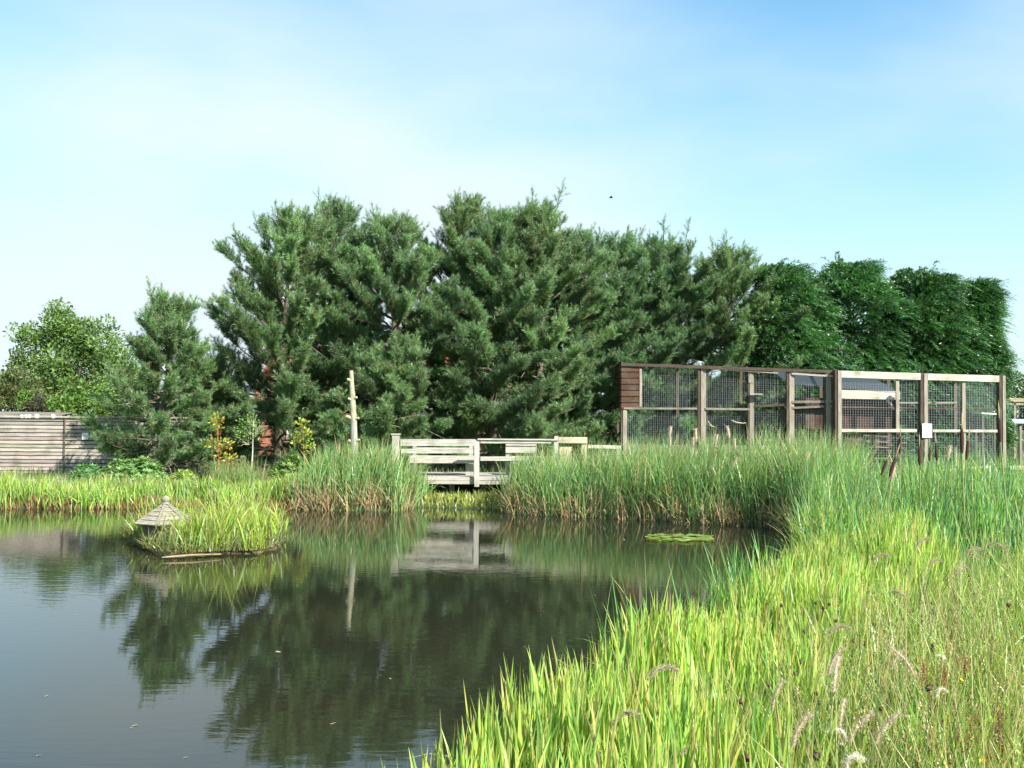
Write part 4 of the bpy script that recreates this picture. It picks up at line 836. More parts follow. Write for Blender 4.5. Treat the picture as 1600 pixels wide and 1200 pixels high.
# ------------------------------------------------------------------ water lily patch
def lilies():
    t = thing('water_lily', G(1070, 843), 'flat patch of round green water lily leaves floating before the right reeds', 'water lily'); r = rng(14)
    pts = []
    while len(pts) < 40:
        q = r.uniform(1014, 1122), r.uniform(836.5, 848)
        if ((q[0] - 1066) / 54) ** 2 + ((q[1] - 842) / 6) ** 2 < 1:
            p = G(*q)
            if all(np.hypot(*(p[:2] - s[:2])) > .095 for s in pts): pts.append(p)
        if r.random() < .002: break
    for k, p in enumerate(pts):
        g = Geo(); R = r.uniform(.07, .10); n = 18; a0 = r.random() * 6.28; th = a0 + np.linspace(.22, 2 * PI - .22, n); tl = r.normal(0, .05, 2)
        V = [p + A(0, 0, .006 + .0006 * k)]
        for s in (.55, 1):
            for q in th: dx, dy = R * s * math.cos(q), R * s * math.sin(q); V.append(p + A(dx, dy, .006 + .0006 * k + abs(dx * tl[0] + dy * tl[1]) + (.008 * max(0, math.sin(3 * q + k)) if s == 1 else 0)))
        c = pick(r, 1, [(.17, .26, .05), (.22, .30, .07), (.26, .27, .08)])[0]
        f3 = np.array([[0, 1 + i, 2 + i] for i in range(n - 1)]); f4 = np.array([[1 + i, 1 + n + i, 2 + n + i, 2 + i] for i in range(n - 1)]); g.add(V, [f3, f4], c); g.build('lily_leaf', M_leaf, t, True)
lilies()

# ------------------------------------------------------------------ reeds, sedges, grasses
def Wp(*l): return [tuple(G(a, b, z)[:2]) for a, b, z in l]
wet = lambda m: (lambda x, y: sdist(x, y) > -m)
RG = [(.16, .33, .12), (.21, .38, .12), (.11, .25, .10), (.24, .40, .12), (.30, .44, .18)]
YG = [(.34, .50, .09), (.28, .46, .08), (.44, .55, .13), (.19, .38, .08)]
dryt = [(.42, .36, .16), (.35, .30, .12), (.40, .42, .10)]
# far bank left reeds (before the bare trunk)
X19 = lambda q: P(q, 700, 19.8)[0]
hl = lambda x, y: np.interp(x, [X19(455), X19(480), X19(520), X19(610), X19(640), X19(668)], [.5, .85, 1.0, 1.0, .85, .5])
stand('tall_reeds', 'tall blue green reeds on the far bank left of the deck', 'reeds', 71, [(X19(462), 19.25), (X19(660), 19.25), (X19(655), 20.6), (X19(470), 21.1)], 2500, (.55, 1.36), (.012, .022), RG + [(.40, .34, .18)], [3, 3, 2, 3, 1.6, .8], (.35, dryt), lean=(.02, .2), bend=(.05, 1.2), clump=(.7, 42, .10), wind=.35, hmap=hl, broken=.14, ok=wet(.12))
hr_ = lambda x, y: np.interp(x, [X19(775), X19(800), X19(850), X19(900), X19(1000), X19(1130), X19(1200), X19(1290)], [.62, .8, .86, .92, .95, 1.05, 1.15, 1.0])
stand('tall_reeds', 'tall green reed bed on the far bank between the deck and the pale aviary', 'reeds', 72, [(-.2, 18.7), (2.1, 17.9), (4.0, 16.8), (4.55, 16.0), (5.6, 16.2), (6.2, 18.3), (3.2, 20.2), (-.2, 20.4)], 9000, (.70, 1.48), (.011, .021), RG + [(.40, .34, .18)], [3, 4, 3, 2, 1.6, .9], (.35, dryt), lean=(.02, .26), bend=(.05, 1.2), clump=(.65, 120, .11), wind=.4, hmap=hr_, broken=.10, ok=wet(.15))
# dead bases along waterline
for nm, sd_, x0, x1, n in (('left of the deck', 73, 462, 662, 700), ('between the deck and the right shore', 74, 778, 1250, 1500)):
    line = [(X19(x0), 19.2), (X19(x1), 19.2), (X19(x1), 19.7), (X19(x0), 19.7)] if sd_ == 73 else [(-.2, 18.6), (2.2, 17.8), (4.2, 16.6), (4.5, 16.0), (4.75, 16.2), (4.3, 17.2), (2.3, 18.3), (-.2, 19.2)]
    stand('dead_reed_stems', 'straw coloured dead reed stems at the waterline ' + nm, 'dead reeds', sd_, line, n, (.25, .8), (.010, .02), [(.42, .33, .17), (.34, .22, .11), (.48, .40, .24)], None, (.2, dryt), lean=(.0, .6), bend=(.1, 1.2), broken=.25, mat=M_dry, ok=wet(.18), clump=(.5, 60, .05))
# left bank irises
hb_ = lambda x, y: np.interp(x, [P(0, 700, 20)[0], P(50, 700, 20)[0], P(68, 700, 20)[0], P(90, 700, 20)[0], P(300, 700, 20)[0], P(380, 700, 20)[0]], [.95, .9, 1.3, .9, .85, 1.05])
stand('iris_leaves', 'yellow green sword leaves along the left far bank at the water', 'iris', 75, [(-16, 18.4), (-10, 19.0), (-5, 19.4), (-4.3, 19.5), (-4.3, 20.2), (-10, 20.3), (-16, 19.9)], 7500, (.26, .58), (.014, .026), YG + [(.16, .26, .06), (.36, .27, .12)], [4, 4, 2, 4, 2, 1], (.35, dryt), lean=(.02, .3), bend=(.05, .9), clump=(.6, 130, .07), ok=wet(.1), hmap=lambda x, y: hb_(x, y) * (.95 + .22 * np.sin(x * 5 + 2 * np.sin(x * 1.7))), broken=.10)
stand('bank_grass', 'mixed green grasses behind the irises on the left bank', 'grass', 76, [(-16, 19.8), (-4.0, 20.1), (-2.4, 20.4), (-2.4, 21.3), (-6, 21.2), (-10, 21.2), (-16, 21.8)], 12000, (.12, .42), (.007, .014), [(.17, .30, .07), (.24, .34, .08), (.30, .30, .12), (.12, .24, .06)], None, (.35, dryt), bend=(.1, 1.0), fold=False, clump=(.3, 200, .08))
stand('bank_weeds', 'low sunlit weeds and grass tufts under the deck edge', 'weeds', 77, [(-2.4, 19.3), (-.1, 19.1), (-.1, 20.7), (-2.4, 20.7)], 1500, (.06, .24), (.012, .024), [(.33, .40, .08), (.24, .34, .06), (.38, .36, .12)], None, (.3, dryt), bend=(.3, 1.7), fold=False, clump=(.5, 40, .06), ok=wet(.1))
stand('waterline_roots', 'reddish brown dead leaf bases along the left bank waterline', 'dead leaves', 78, [(-16, 18.3), (-10, 18.9), (-4.3, 19.35), (-4.3, 19.7), (-10, 19.4), (-16, 18.8)], 2600, (.08, .25), (.012, .022), [(.22, .10, .05), (.33, .20, .09)], None, (.2, dryt), lean=(0, .5), bend=(.1, .8), mat=M_dry, fold=False, ok=wet(.1))
# meadow grass around and beyond the aviary, under the pines
stand('rough_grass', 'rough green grass around the aviaries and the right bank', 'grass', 79, [(4.8, 17), (5.2, 14), (13, 14), (18, 24), (17, 33), (8, 33), (4, 22), (6, 20)], 26000, (.14, .42), (.010, .02), [(.14, .30, .05), (.20, .38, .06), (.10, .22, .05)], None, (.2, dryt), bend=(.2, 1.2), fold=False, nseg=3, hmap=lambda x, y: np.where(y > 24.3, .8, 1.0))
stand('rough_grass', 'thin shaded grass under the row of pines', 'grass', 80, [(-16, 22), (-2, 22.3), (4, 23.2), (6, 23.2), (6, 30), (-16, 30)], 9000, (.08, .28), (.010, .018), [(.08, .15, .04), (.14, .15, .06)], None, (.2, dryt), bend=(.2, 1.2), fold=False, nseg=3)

# near bank: broad yellow green leaves, cattails, meadow
near_iris = [(-1.2, 2.2), (-.62, 3.4), (-.5, 4.3), (-.28, 4.85), (.25, 5.15), (.5, 5.9), (1.1, 6.8), (1.5, 7.4), (2.2, 8.9), (2.9, 10.5), (3.3, 12.2), (4.6, 11.8), (3.9, 8.8), (2.7, 7.1), (1.8, 5.5), (1.2, 4.2), (.75, 2.6)]
stand('sweet_flag_leaves', 'dense bright yellow green sword leaves along the near right shore', 'sword leaves', 81, near_iris, 10500, (.42, .68), (.018, .034), YG + [(.42, .34, .15), (.12, .24, .06)], [5, 4, 4, 2.5, .7, 1.2], (.4, [(.52, .48, .13), (.46, .38, .16), (.42, .52, .10)]), lean=(.0, .16), bend=(.02, .45), clump=(.35, 260, .05), ok=wet(.08), nseg=6, broken=.06, wind=.3,
      hmap=lambda x, y: np.interp(y, [2, 4.5, 7, 11], [.92, .95, 1.0, 1.15]) * (1 + .14 * np.sin(x * 3.7 + 1.3 * np.sin(y * 2.9))))
stand('cattail_leaves', 'tall blue green cattail leaves standing behind the sword leaves at right', 'cattails', 82, [(3.0, 10.3), (3.7, 13.0), (4.6, 16.2), (6.6, 16.4), (6.9, 12.5), (5.9, 9.6), (4.6, 8.6), (3.6, 9.0)], 3300, (.70, 1.32), (.013, .024), [(.15, .32, .12), (.20, .38, .10), (.10, .24, .10), (.27, .45, .10)], None, (.2, dryt), lean=(.0, .22), bend=(.03, .55), clump=(.5, 120, .08), wind=.35, nseg=7, broken=.03, ok=wet(.1), hmap=lambda x, y: np.interp(x / y, [.27, .33, .40, .47], [.85, .98, 1.0, 1.0]) * np.interp(y + 0.6 * np.sin(x * 4), [8.5, 11.5], [.55, 1.0]))
stand('cattail_leaves', 'loose clump of tall reed leaves leaning over the water on the near shore', 'cattails', 83, Wp((905, 1068, .1), (960, 1040, .1), (1010, 1010, .1), (1080, 990, .1), (1190, 940, .1), (1230, 1000, .1), (1060, 1060, .1), (930, 1110, .1)), 330, (.5, 1.02), (.010, .020), [(.12, .32, .09), (.18, .40, .07)], None, (.2, dryt), lean=(.0, .3), bend=(.05, .9), clump=(.7, 12, .06), nseg=7, broken=.08, ok=wet(.25))
stand('cattail_leaves', 'bent reed leaves hanging over the water where the right shore meets the reed bed', 'cattails', 84, [(2.75, 9.6), (3.05, 10.2), (3.85, 13.0), (4.1, 13.2), (3.5, 10.0)], 260, (.6, 1.1), (.012, .02), [(.16, .34, .09), (.24, .42, .07)], None, (.3, dryt), lean=(.1, .5), bend=(.2, 1.4), nseg=7, broken=.1, ok=wet(.25), clump=(.6, 20, .06))
mead = [(.5, 2.0), (1.0, 4.0), (1.6, 5.4), (2.5, 7.0), (3.7, 8.8), (5.6, 9.4), (7.0, 12.5), (6.8, 17), (13, 17), (9, 9), (5, 4.5), (3.4, 2.0)]
MD = [(.20, .33, .075), (.29, .42, .08), (.14, .25, .06), (.38, .46, .11), (.42, .38, .17)]
def near(k): 
    return lambda x, y: rng(int(len(x)) + k).random(len(x)) < np.clip(5.0 / y, 0, 1)
stand('meadow_grass', 'fine green and straw coloured meadow grass on the right bank', 'grass', 85, mead, 34000, (.35, .72), (.0045, .011), MD, [5, 5, 3, 3.5, 1.4], (.35, dryt), lean=(.0, .3), bend=(.05, 1.0), clump=(.3, 400, .06), nseg=5, fold=False, ok=near(1), wind=.3)
stand('meadow_grass', 'thin pale seeding grass stems rising above the right meadow', 'grass', 86, mead, 3200, (.5, .95), (.003, .0055), [(.52, .46, .25), (.40, .44, .18), (.40, .26, .14)], None, (.6, dryt), lean=(.0, .25), bend=(.05, .6), nseg=6, fold=False, ok=near(2), wind=.4, mat=M_dry)
stand('meadow_grass', 'broader bright grass blades mixed into the near right meadow', 'grass', 87, [(.9, 2.1), (1.6, 4.0), (2.4, 5.4), (4.4, 8.9), (5.8, 9.0), (3.4, 4.5), (2.4, 2.0)], 6000, (.38, .66), (.008, .017), YG + [(.14, .28, .06)], None, (.3, dryt), lean=(.0, .3), bend=(.1, 1.0), nseg=6)

# ------------------------------------------------------------------ single plants that stand out
def head_geo(g, p, d, L, R, col, n=8, m=7, taper=.35):
    s = np.linspace(0, 1, m); g.tube(p + d * (s * L)[:, None], R * np.clip(np.sin(PI * np.clip(s, .06, .97)) ** taper, .15, 1), n, col)
def fluff(g, p, d, L, R, col, n, seed, ln=.02, w=.0022):
    r = rng(seed); u = r.random(n); ph = r.random(n) * 6.28; a = nrm(np.cross(d, A(.3, .9, .1))); b = np.cross(d, a)
    rad = np.cos(ph)[:, None] * a + np.sin(ph)[:, None] * b; base = p + d * (u * L)[:, None] + rad * R * .6 * r.random((n, 1))
    nd = nrm(rad + d * r.uniform(.1, 1.2, (n, 1))); sd_ = nrm(np.cross(nd, r.standard_normal((n, 3))))
    V = np.stack([base - sd_ * w, base + sd_ * w, base + nd * ln * r.uniform(.6, 1.3, (n, 1))], 1).reshape(-1, 3)
    g.add(V, np.arange(n * 3).reshape(-1, 3), np.repeat(np.array(col) * r.uniform(.8, 1.2, (n, 1)), 3, 0))
def proto(name, label, cat, group, build):
    t = thing(name, (0, 0, 0), label, cat, group); build(t); return t
def bul_pale(t):
    g = Geo(); g.tube([(0, 0, -1.3), (.02, 0, -.6), (0, 0, 0), (0, 0, .05)], [.006, .005, .004, .003], 5, (.38, .36, .2)); g.build('stalk', M_dry, t, True)
    g = Geo(); head_geo(g, A(0, 0, 0), A(0.08, 0, 1), .20, .024, (.55, .46, .33)); fluff(g, A(0, 0, 0), nrm(A(.08, 0, 1)), .20, .03, (.62, .54, .42), 420, 3, .03, .003); g.build('seed_head', M_dry, t, True)
def bul_dark(t):
    g = Geo(); g.tube([(0, 0, -1.3), (.02, 0, -.6), (0, 0, 0), (0, 0, .18), (0.004, 0, .34)], [.007, .006, .005, .003, .0015], 6, (.24, .30, .12)); g.build('stalk', M_dry, t, True)
    g = Geo(); head_geo(g, A(0, 0, 0), A(0.0, 0, 1), .19, .017, (.055, .028, .018), 10, 9, .25); g.build('seed_head', M_bark, t, True)
    g = Geo(); head_geo(g, A(0, 0, .20), A(0.02, 0, 1), .12, .006, (.50, .38, .22), 6, 6, .5); g.build('male_spike', M_dry, t, True)
def put(p0, D, items, spec):
    first = True
    for px, py, d, sc, rz, tl, lab in items:
        q = P(px, py, d)
        if first: p0.location = tuple(q); p0.rotation_euler = (tl[0], tl[1], rz); p0.scale = (sc,) * 3; p0['label'] = lab; first = False
        else: dup(p0, q, rz, sc, lab, tl)
bp = proto('bulrush', 'x', 'bulrush', 'pale fluffy bulrush heads in the reed bed', bul_pale)
bw = 'fluffed pale bulrush head '
put(bp, 0, [(1046, 683, 18.2, 1, 0, (0, .05), bw + 'leftmost of the tall ones before the dark aviary'), (1087, 690, 18, 1.15, 1, (0, -.12), bw + 'just left of the second aviary post'), (1082, 698, 17.8, .8, 2, (.05, -.2), bw + 'low beside the second aviary post'),
    (1117, 698, 17.8, 1.1, 0, (0, .1), bw + 'right of the second aviary post, above mid reeds'), (1139, 685, 18, 1.1, 3, (0, .05), bw + 'under the hanging perch branch'), (1148, 702, 17.6, .9, 1, (0, -.1), bw + 'low beneath the third aviary post'),
    (1144, 728, 17.2, .85, 0, (.1, .5), bw + 'tipped over in the middle of the reed bed'), (1259, 722, 16.6, .9, 0, (0, .25), bw + 'at the right end of the reed bed before the corner post'), (1047, 698, 18.1, .8, 1, (0, 0), bw + 'short, directly below the leftmost one'),
    (575, 720, 19.9, .8, 0, (0, -.2), bw + 'at the foot of the cut bare trunk'), (1480, 718, 11.5, .8, 0, (0, .15), bw + 'shaggy, below the notice on the pale aviary'), (1392, 752, 10.5, .9, 0, (.1, .1), bw + 'shaggy and low among the near cattail leaves'), (1118, 742, 17.3, .7, 0, (0, -.5), bw + 'on a stem bent over the water side of the reeds')], None)
bd = proto('bulrush', 'x', 'bulrush', 'dark brown bulrush heads before the pale aviary', bul_dark)
dw = 'dark brown bulrush head '
put(bd, 0, [(1406, 708, 11.2, .95, 0, (0, .03), dw + 'under the inner post of the pale aviary'), (1437, 727, 10.8, 1.05, 1, (0, -.05), dw + 'left of the middle post of the pale aviary'), (1452, 720, 11.4, .8, 0, (0, .02), dw + 'directly under the notice'),
    (1464, 719, 11.4, 1.0, 2, (0, .08), dw + 'just right of the notice with a long pale spike'), (1503, 708, 10.2, 1.3, 0, (0, 0), dw + 'largest, before the thin pale post'), (1510, 718, 11, 1.1, 0, (0, .1), dw + 'behind the largest one'),
    (1563, 690, 9.8, 1.2, 0, (0, -.05), dw + 'tallest, at the right corner post'), (1390, 745, 10.2, 1.1, 0, (0, .3), dw + 'leaning among the leaves low at left'), (1377, 742, 11, .9, 0, (.05, .35), dw + 'leaning lowest at the left of the group')], None)
# green seed heads (arching sedge) near the camera
def sedge(bend, col, L=.14, R=.0055):
    def b(t):
        s = np.linspace(0, 1, 9); st = Geo(); st.tube(np.column_stack([-.10 + .10 * s ** 2, 0 * s, -.55 + .55 * s]), np.linspace(.003, .0018, 9), 5, (.40, .40, .18)); st.build('stalk', M_dry, t, True)
        th = np.linspace(.2, bend, 12); ds = L / 11; x = np.cumsum(np.sin(th) * ds); z = np.cumsum(np.cos(th) * ds); pl = np.column_stack([x, 0 * x, z]); g = Geo()
        g.tube(pl, R * np.clip(np.sin(PI * np.linspace(.05, .95, 12)) ** .5, .2, 1) * .7, 7, col)
        for k in range(11): fluff(g, pl[k], nrm(pl[min(k + 1, 11)] - pl[k]), ds, R, np.array(col) * 1.05, 60, k, .013, .0008)
        g.build('seed_head', M_dry, t, True)
    return b
S1 = proto('grass_seed_head', 'x', 'seed head', 'pale arching grass seed heads on the near bank', sedge(2.0, (.45, .37, .26), .12))
sl = 'pale arching grass seed head '
put(S1, 0, [(958, 1135, 4.1, 1.1, 0, (0, .1), sl + 'bent like a hook among the sword leaves, lower left'), (1012, 1065, 4.9, 1.5, .2, (0, .2), sl + 'long and drooping right above the lower left hook'), (1062, 1185, 3.6, 1.0, .3, (0, .3), sl + 'at the bottom edge right of the hook'),
    (1363, 882, 7.6, 1.3, 0, (0, 0), sl + 'hooked, on the upper edge of the bright sword leaves'), (1348, 942, 6.9, 1.2, 3.0, (0, .2), sl + 'pointing left, below the upper hooked one'), (1432, 858, 8.0, 1.4, .2, (0, 0), sl + 'hooked, near the foot of the near cattails'),
    (1452, 888, 7.6, 1.1, .3, (.1, 0), sl + 'short, just right of the cattail foot hook'), (1292, 998, 5.4, 1.3, 0, (0, .1), sl + 'greyish, in the middle of the bright leaves'), (1420, 945, 6.6, 1.3, 2.4, (0, 0), sl + 'in the meadow centre leaning left'),
    (1492, 900, 7, 1.2, .4, (0, .1), sl + 'right of centre in the upper meadow'), (1510, 870, 7.8, 1.2, .1, (0, 0), sl + 'high in the right meadow'), (1572, 865, 7.4, 1.2, 2.8, (0, 0), sl + 'high at the right edge of the meadow')], None)
S2 = proto('grass_seed_head', 'x', 'seed head', 'upright shaggy seed heads on the near bank', sedge(.9, (.60, .50, .37), .13, .008))
s2 = 'upright shaggy straw seed head '
put(S2, 0, [(1294, 1060, 4.4, 1.1, 0, (0, -.1), s2 + 'tall, at the lower middle right'), (1302, 1088, 4.2, 1.25, 1, (0, 0), s2 + 'thick, right beneath the tall one'), (1312, 1140, 3.9, .9, 1, (0, .1), s2 + 'beside the white curled one'), (1325, 1165, 3.7, 1.1, 0, (0, .1), s2 + 'long, near the bottom edge'),
    (1207, 1120, 4.0, 1.1, 0, (0, -.25), s2 + 'leaning left in the lower sword leaves'), (1237, 1175, 3.6, 1.1, 0, (0, -.1), s2 + 'pinkish, close to the bottom edge'), (1430, 1062, 4.4, 1.2, 3, (0, .1), s2 + 'bright, right of centre in the lower meadow'), (1392, 1050, 4.7, .9, 0, (0, 0), s2 + 'small, left of the bright one'), (1365, 1170, 3.7, 1.2, 0, (0, .1), s2 + 'pale and ragged near the bottom')], None)
S3 = proto('grass_seed_head', 'x', 'seed head', 'white curled seed heads at the bottom right', sedge(3.6, (.75, .70, .60), .10, .012))
put(S3, 0, [(1293, 1150, 3.9, 1.1, 0, (0, .2), 'white curled seed head at the lower middle right'), (1352, 1195, 3.5, 1.1, 3, (0, .1), 'white curled seed head at the bottom edge'), (1481, 1085, 4.3, .8, 3, (0, 0), 'small white curled seed head in the right meadow'), (1462, 1028, 4.8, .8, 0, (0, .5), 'small white nodding seed head above the small curled one')], None)
# round brown flower heads
def knap(t):
    g = Geo(); g.tube([(.05, 0, -.55), (.02, 0, -.25), (0, 0, 0)], [.003, .0022, .0016], 5, (.16, .14, .07)); g.build('stalk', M_dry, t, True)
    g = Geo(); head_geo(g, A(0, 0, -.003), A(0, 0, 1), .02, .0105, (.09, .04, .022), 8, 6, .6); fluff(g, A(0, 0, 0), A(0, 0, 1), .018, .009, (.11, .05, .025), 60, 2, .007, .0012); g.build('flower_head', M_dry, t, True)
K = proto('brown_flower_head', 'x', 'dried flower', 'round brown dried flower heads over the near meadow', knap)
r = rng(90); kn = [(1333, 1003, 5.0), (1349, 1008, 5.0), (1366, 978, 5.4), (1296, 946, 6), (1287, 952, 6), (1306, 972, 5.6), (1441, 942, 6.2), (1455, 944, 6.2), (1457, 955, 6.0), (1460, 961, 6), (1411, 969, 5.8), (1446, 984, 5.6), (1416, 1017, 5.2), (1457, 1010, 5.2), (1456, 1018, 5.2), (1514, 901, 7), (1547, 1026, 5), (1202, 1073, 4.6), (1243, 1055, 4.7), (1256, 1112, 4.2), (1275, 1086, 4.4), (1279, 1101, 4.3), (1157, 1099, 4.3), (1411, 1102, 4.2), (1376, 1110, 4.2), (1583, 958, 6), (1575, 948, 6), (1593, 978, 5.8), (1250, 1036, 4.9), (1511, 1062, 4.6), (1274, 944, 6.2), (1222, 948, 6.2), (1257, 989, 5.6), (1330, 1034, 4.9)]
put(K, 0, [(a, b, d, r.uniform(.7, 1.2), r.random() * 6, (r.normal(0, .15), r.normal(0, .15)), 'small round dark brown dried flower head on a thin stem in the near meadow') for a, b, d in kn], None)
for a, b, d, sc, lab in ((1167, 1188, 3.5, 1.5, 'big round brown dried flower head at the bottom edge left of the seed heads'), (1275, 1186, 3.5, 1.4, 'big dark brown dried flower head at the bottom edge under the shaggy seed heads'), (1452, 1080, 4.0, 1.5, 'big reddish brown flower head in the rusty patch at right')):
    dup(K, P(a, b, d), 0, sc, lab)
# rusty dock clumps
def dock(t, seed=5):
    r = rng(seed); g = Geo(); h = Geo()
    for k in range(7):
        a = r.random() * 6.28; e = A(math.cos(a) * .06, math.sin(a) * .06, r.uniform(-.02, .05)); s = np.linspace(0, 1, 5)[:, None]; g.tube(A(0, 0, -.5) * (1 - s) + e * s + A(0, 0, 0), np.linspace(.004, .0015, 5), 4, (.22, .10, .05), cap=False)
        for q in range(60):
            p = A(0, 0, -.5) * (1 - (u := r.uniform(.80, 1))) + e * u + r.normal(0, .011, 3); d = rdir(r, 1); rhomb(h, p[None], d, rdir(r, 1), A(r.uniform(.006, .012)), A(.006), pick(r, 1, [(.30, .13, .06), (.22, .09, .045), (.36, .20, .09)]))
    g.build('stem', M_dry, t, True); h.build('seed_cluster', M_dry, t)
Dk = proto('dock_plant', 'x', 'dock', 'rusty brown dock seed clusters in the near right meadow', dock)
put(Dk, 0, [(1480, 1140, 3.9, 1.0, 0, (0, .05), 'rusty dock seed cluster, left of the lowest pair in the right corner'), (1485, 1165, 3.7, 1.1, 1, (0, -.1), 'rusty dock seed cluster just under the left one'), (1552, 1130, 3.9, 1.1, 2, (0, .1), 'dark rusty dock seed cluster, high in the right corner'), (1575, 1155, 3.8, 1.0, 3, (.1, .1), 'rusty dock seed cluster nearest the right edge'),
    (1462, 1045, 4.4, .9, 4, (0, .1), 'small rusty dock cluster in the middle of the right meadow'), (1515, 1030, 4.6, .9, 5, (0, -.1), 'dark rusty dock cluster upper right of the middle one'), (1430, 1150, 3.8, .9, 1, (0, -.2), 'orange brown dock cluster left of the corner group'), (1462, 1198, 3.5, 1.2, 2, (0, 0), 'rusty dock cluster cut by the bottom edge'), (1580, 1195, 3.5, 1.2, 4, (0, 0), 'rusty dock cluster in the bottom right corner'), (1360, 1130, 4.0, .8, 2, (0, 0), 'faint rusty dock cluster near the white curled seed head')], None)
# yellow flowers
def buttercup(t):
    g = Geo(); g.tube([(.03, 0, -.5), (0, 0, 0)], [.002, .0015], 4, (.14, .25, .05)); g.build('stalk', M_blade, t)
    g = Geo(); r = rng(1)
    for k in range(6): a = k * PI / 3; d = nrm(A(math.cos(a), math.sin(a), .5)); rhomb(g, A(0, 0, 0)[None], d[None], A(0, 0, 1)[None], A(.013), A(.012), A(.85, .6, .02)[None])
    g.build('petals', M_leaf, t)
Bc = proto('yellow_flower', 'x', 'flower', 'small yellow flowers in the meadow', buttercup)
put(Bc, 0, [(1533, 1190, 3.5, 1.2, 0, (.6, 0), 'yellow flower at the bottom edge on the right'), (1502, 1063, 4.3, .9, 1, (.6, 0), 'yellow flower in the middle of the right meadow'), (1582, 1020, 4.8, .9, 2, (.6, 0), 'yellow flower by the right edge, left of a pair'), (1596, 1015, 4.8, .9, 2, (.6, 0), 'yellow flower by the right edge, right of a pair')], None)

# saplings and shrubs on the far left bank
def sapling(name, px, D, segs, label, cols, stem, seed, cat='sapling', leaf=.08, n=240):
    """segs: list of (px,py,rad_px,count)"""
    r = rng(seed); p0 = at(px, D); t = thing(name, p0, label, cat); g = Geo(); top = P(segs[0][0], segs[0][1], D)
    g.tube([A(*p0), (A(*p0) + top) / 2 + A(.02, 0, 0), top], [.02, .014, .006], 6, stem); c_ = Geo()
    for a, b, rp, cnt in segs:
        c = P(a, b, D); R = rp / F * D; q = c + rdir(r, cnt) * (R * r.random((cnt, 1)) ** .5) * A(1, .8, .9); dd = nrm(q - c + A(0, 0, .05) + .4 * rdir(r, cnt) * R)
        ln = leaf * r.uniform(.6, 1.2, cnt); rhomb(c_, q, dd, nrm(rdir(r, cnt) + A(0, -.5, .6)), ln, ln * .55, pick(r, cnt, cols))
        for k in range(6): e = c + rdir(r, 1)[0] * R * .8; g.tube([A(c[0] * .5 + top[0] * .5, D, max(p0[2] + .1, c[2] - .15)), e], [.005, .003], 4, stem, cap=False)
    g.build('trunk', M_bark, t, True); c_.build('leaves', M_leaf, t)
sapling('maple_sapling', 343, 21.3, [(339, 657, 11, 60), (341, 672, 8, 30), (334, 692, 13, 70), (352, 694, 11, 60), (345, 712, 14, 60), (360, 717, 11, 50)], 'slender sapling with orange yellow leaves in front of the dark pines', [(.40, .38, .05), (.42, .28, .05), (.28, .36, .06)], (.3, .13, .06), 101)
sapling('young_tree', 392, 21.5, [(396, 655, 12, 60), (386, 668, 20, 160), (400, 672, 16, 110), (382, 684, 14, 80)], 'young tree with thin pale bare stem and small green leaves right of the orange sapling', [(.13, .25, .05), (.18, .30, .07)], (.5, .46, .34), 102, 'young tree', .055)
sapling('yellow_sapling', 478, 21.2, [(472, 662, 8, 40), (476, 680, 12, 90), (462, 686, 10, 50), (482, 700, 10, 60)], 'small yellow green sapling left of the cut bare trunk', [(.34, .36, .05), (.22, .32, .05)], (.28, .2, .1), 103)
def rosette_shrub(px0, px1, ytop, D, label, seed, cols, n=260, leaf=.13, nm='rhododendron'):
    r = rng(seed); p = A(*at((px0 + px1) / 2, D)); W_ = (px1 - px0) / F * D / 2; H = P(0, ytop, D)[2] + (P(px0, ytop, D)[2] - P(0, ytop, D)[2]) - p[2]; t = thing(nm, p, label, 'shrub', 'leafy shrubs before the fence'); g = Geo(); s = Geo()
    for k in range(n):
        d = rdir(r, 1)[0]; d[2] = abs(d[2]); rr = .75 + .25 * r.random() + .12 * math.sin(5 * d[0] + seed) * (1 - abs(d[0])); c = p + d * A(W_, .45, H) * rr * (1 if r.random() < .75 else .6); m = 9
        if c[2] < p[2] + .05: c[2] = p[2] + .05
        ax = nrm(d * .6 + A(0, -.1, .8)); ph = np.arange(m) * 2.4 + r.random() * 6; a = nrm(np.cross(ax, A(.2, 1, .1))); b = np.cross(ax, a); rad = np.cos(ph)[:, None] * a + np.sin(ph)[:, None] * b
        dd = nrm(rad * .9 + ax * r.uniform(.1, .7, (m, 1))); ln = leaf * r.uniform(.7, 1.1, m); rhomb(g, c + 0 * dd, dd, nrm(ax + .3 * rdir(r, m)), ln, ln * .32, pick(r, m, cols, None, .1) * r.normal(1, .12))
        if k % 4 == 0: s.tube([p + A(d[0] * W_ * .3, 0, 0), c], [.012, .005], 4, (.2, .14, .09), cap=False)
    s.build('stem', M_bark, t); g.build('foliage', M_leaf, t)
RC = [(.16, .31, .09), (.24, .38, .10), (.10, .20, .07)]
rosette_shrub(117, 160, 725, 22.3, 'dark green rhododendron at the left end of the shrubs before the fence', 111, [(.09, .20, .07), (.13, .26, .09)], 150)
rosette_shrub(155, 262, 714, 22.0, 'largest glossy rhododendron before the fence', 112, RC, 420)
rosette_shrub(264, 306, 735, 21.5, 'small yellow green rhododendron with drooping leaves', 113, [(.26, .36, .07), (.2, .3, .06)], 110)
rosette_shrub(416, 492, 716, 21.6, 'yellow green rhododendron left of the reeds under the yellow sapling', 114, [(.22, .34, .07), (.15, .27, .06)], 260)
rosette_shrub(305, 345, 728, 22.2, 'dull reddish brown shrub under the orange sapling', 115, [(.12, .09, .05), (.10, .14, .05)], 110, .10, 'brown_shrub')
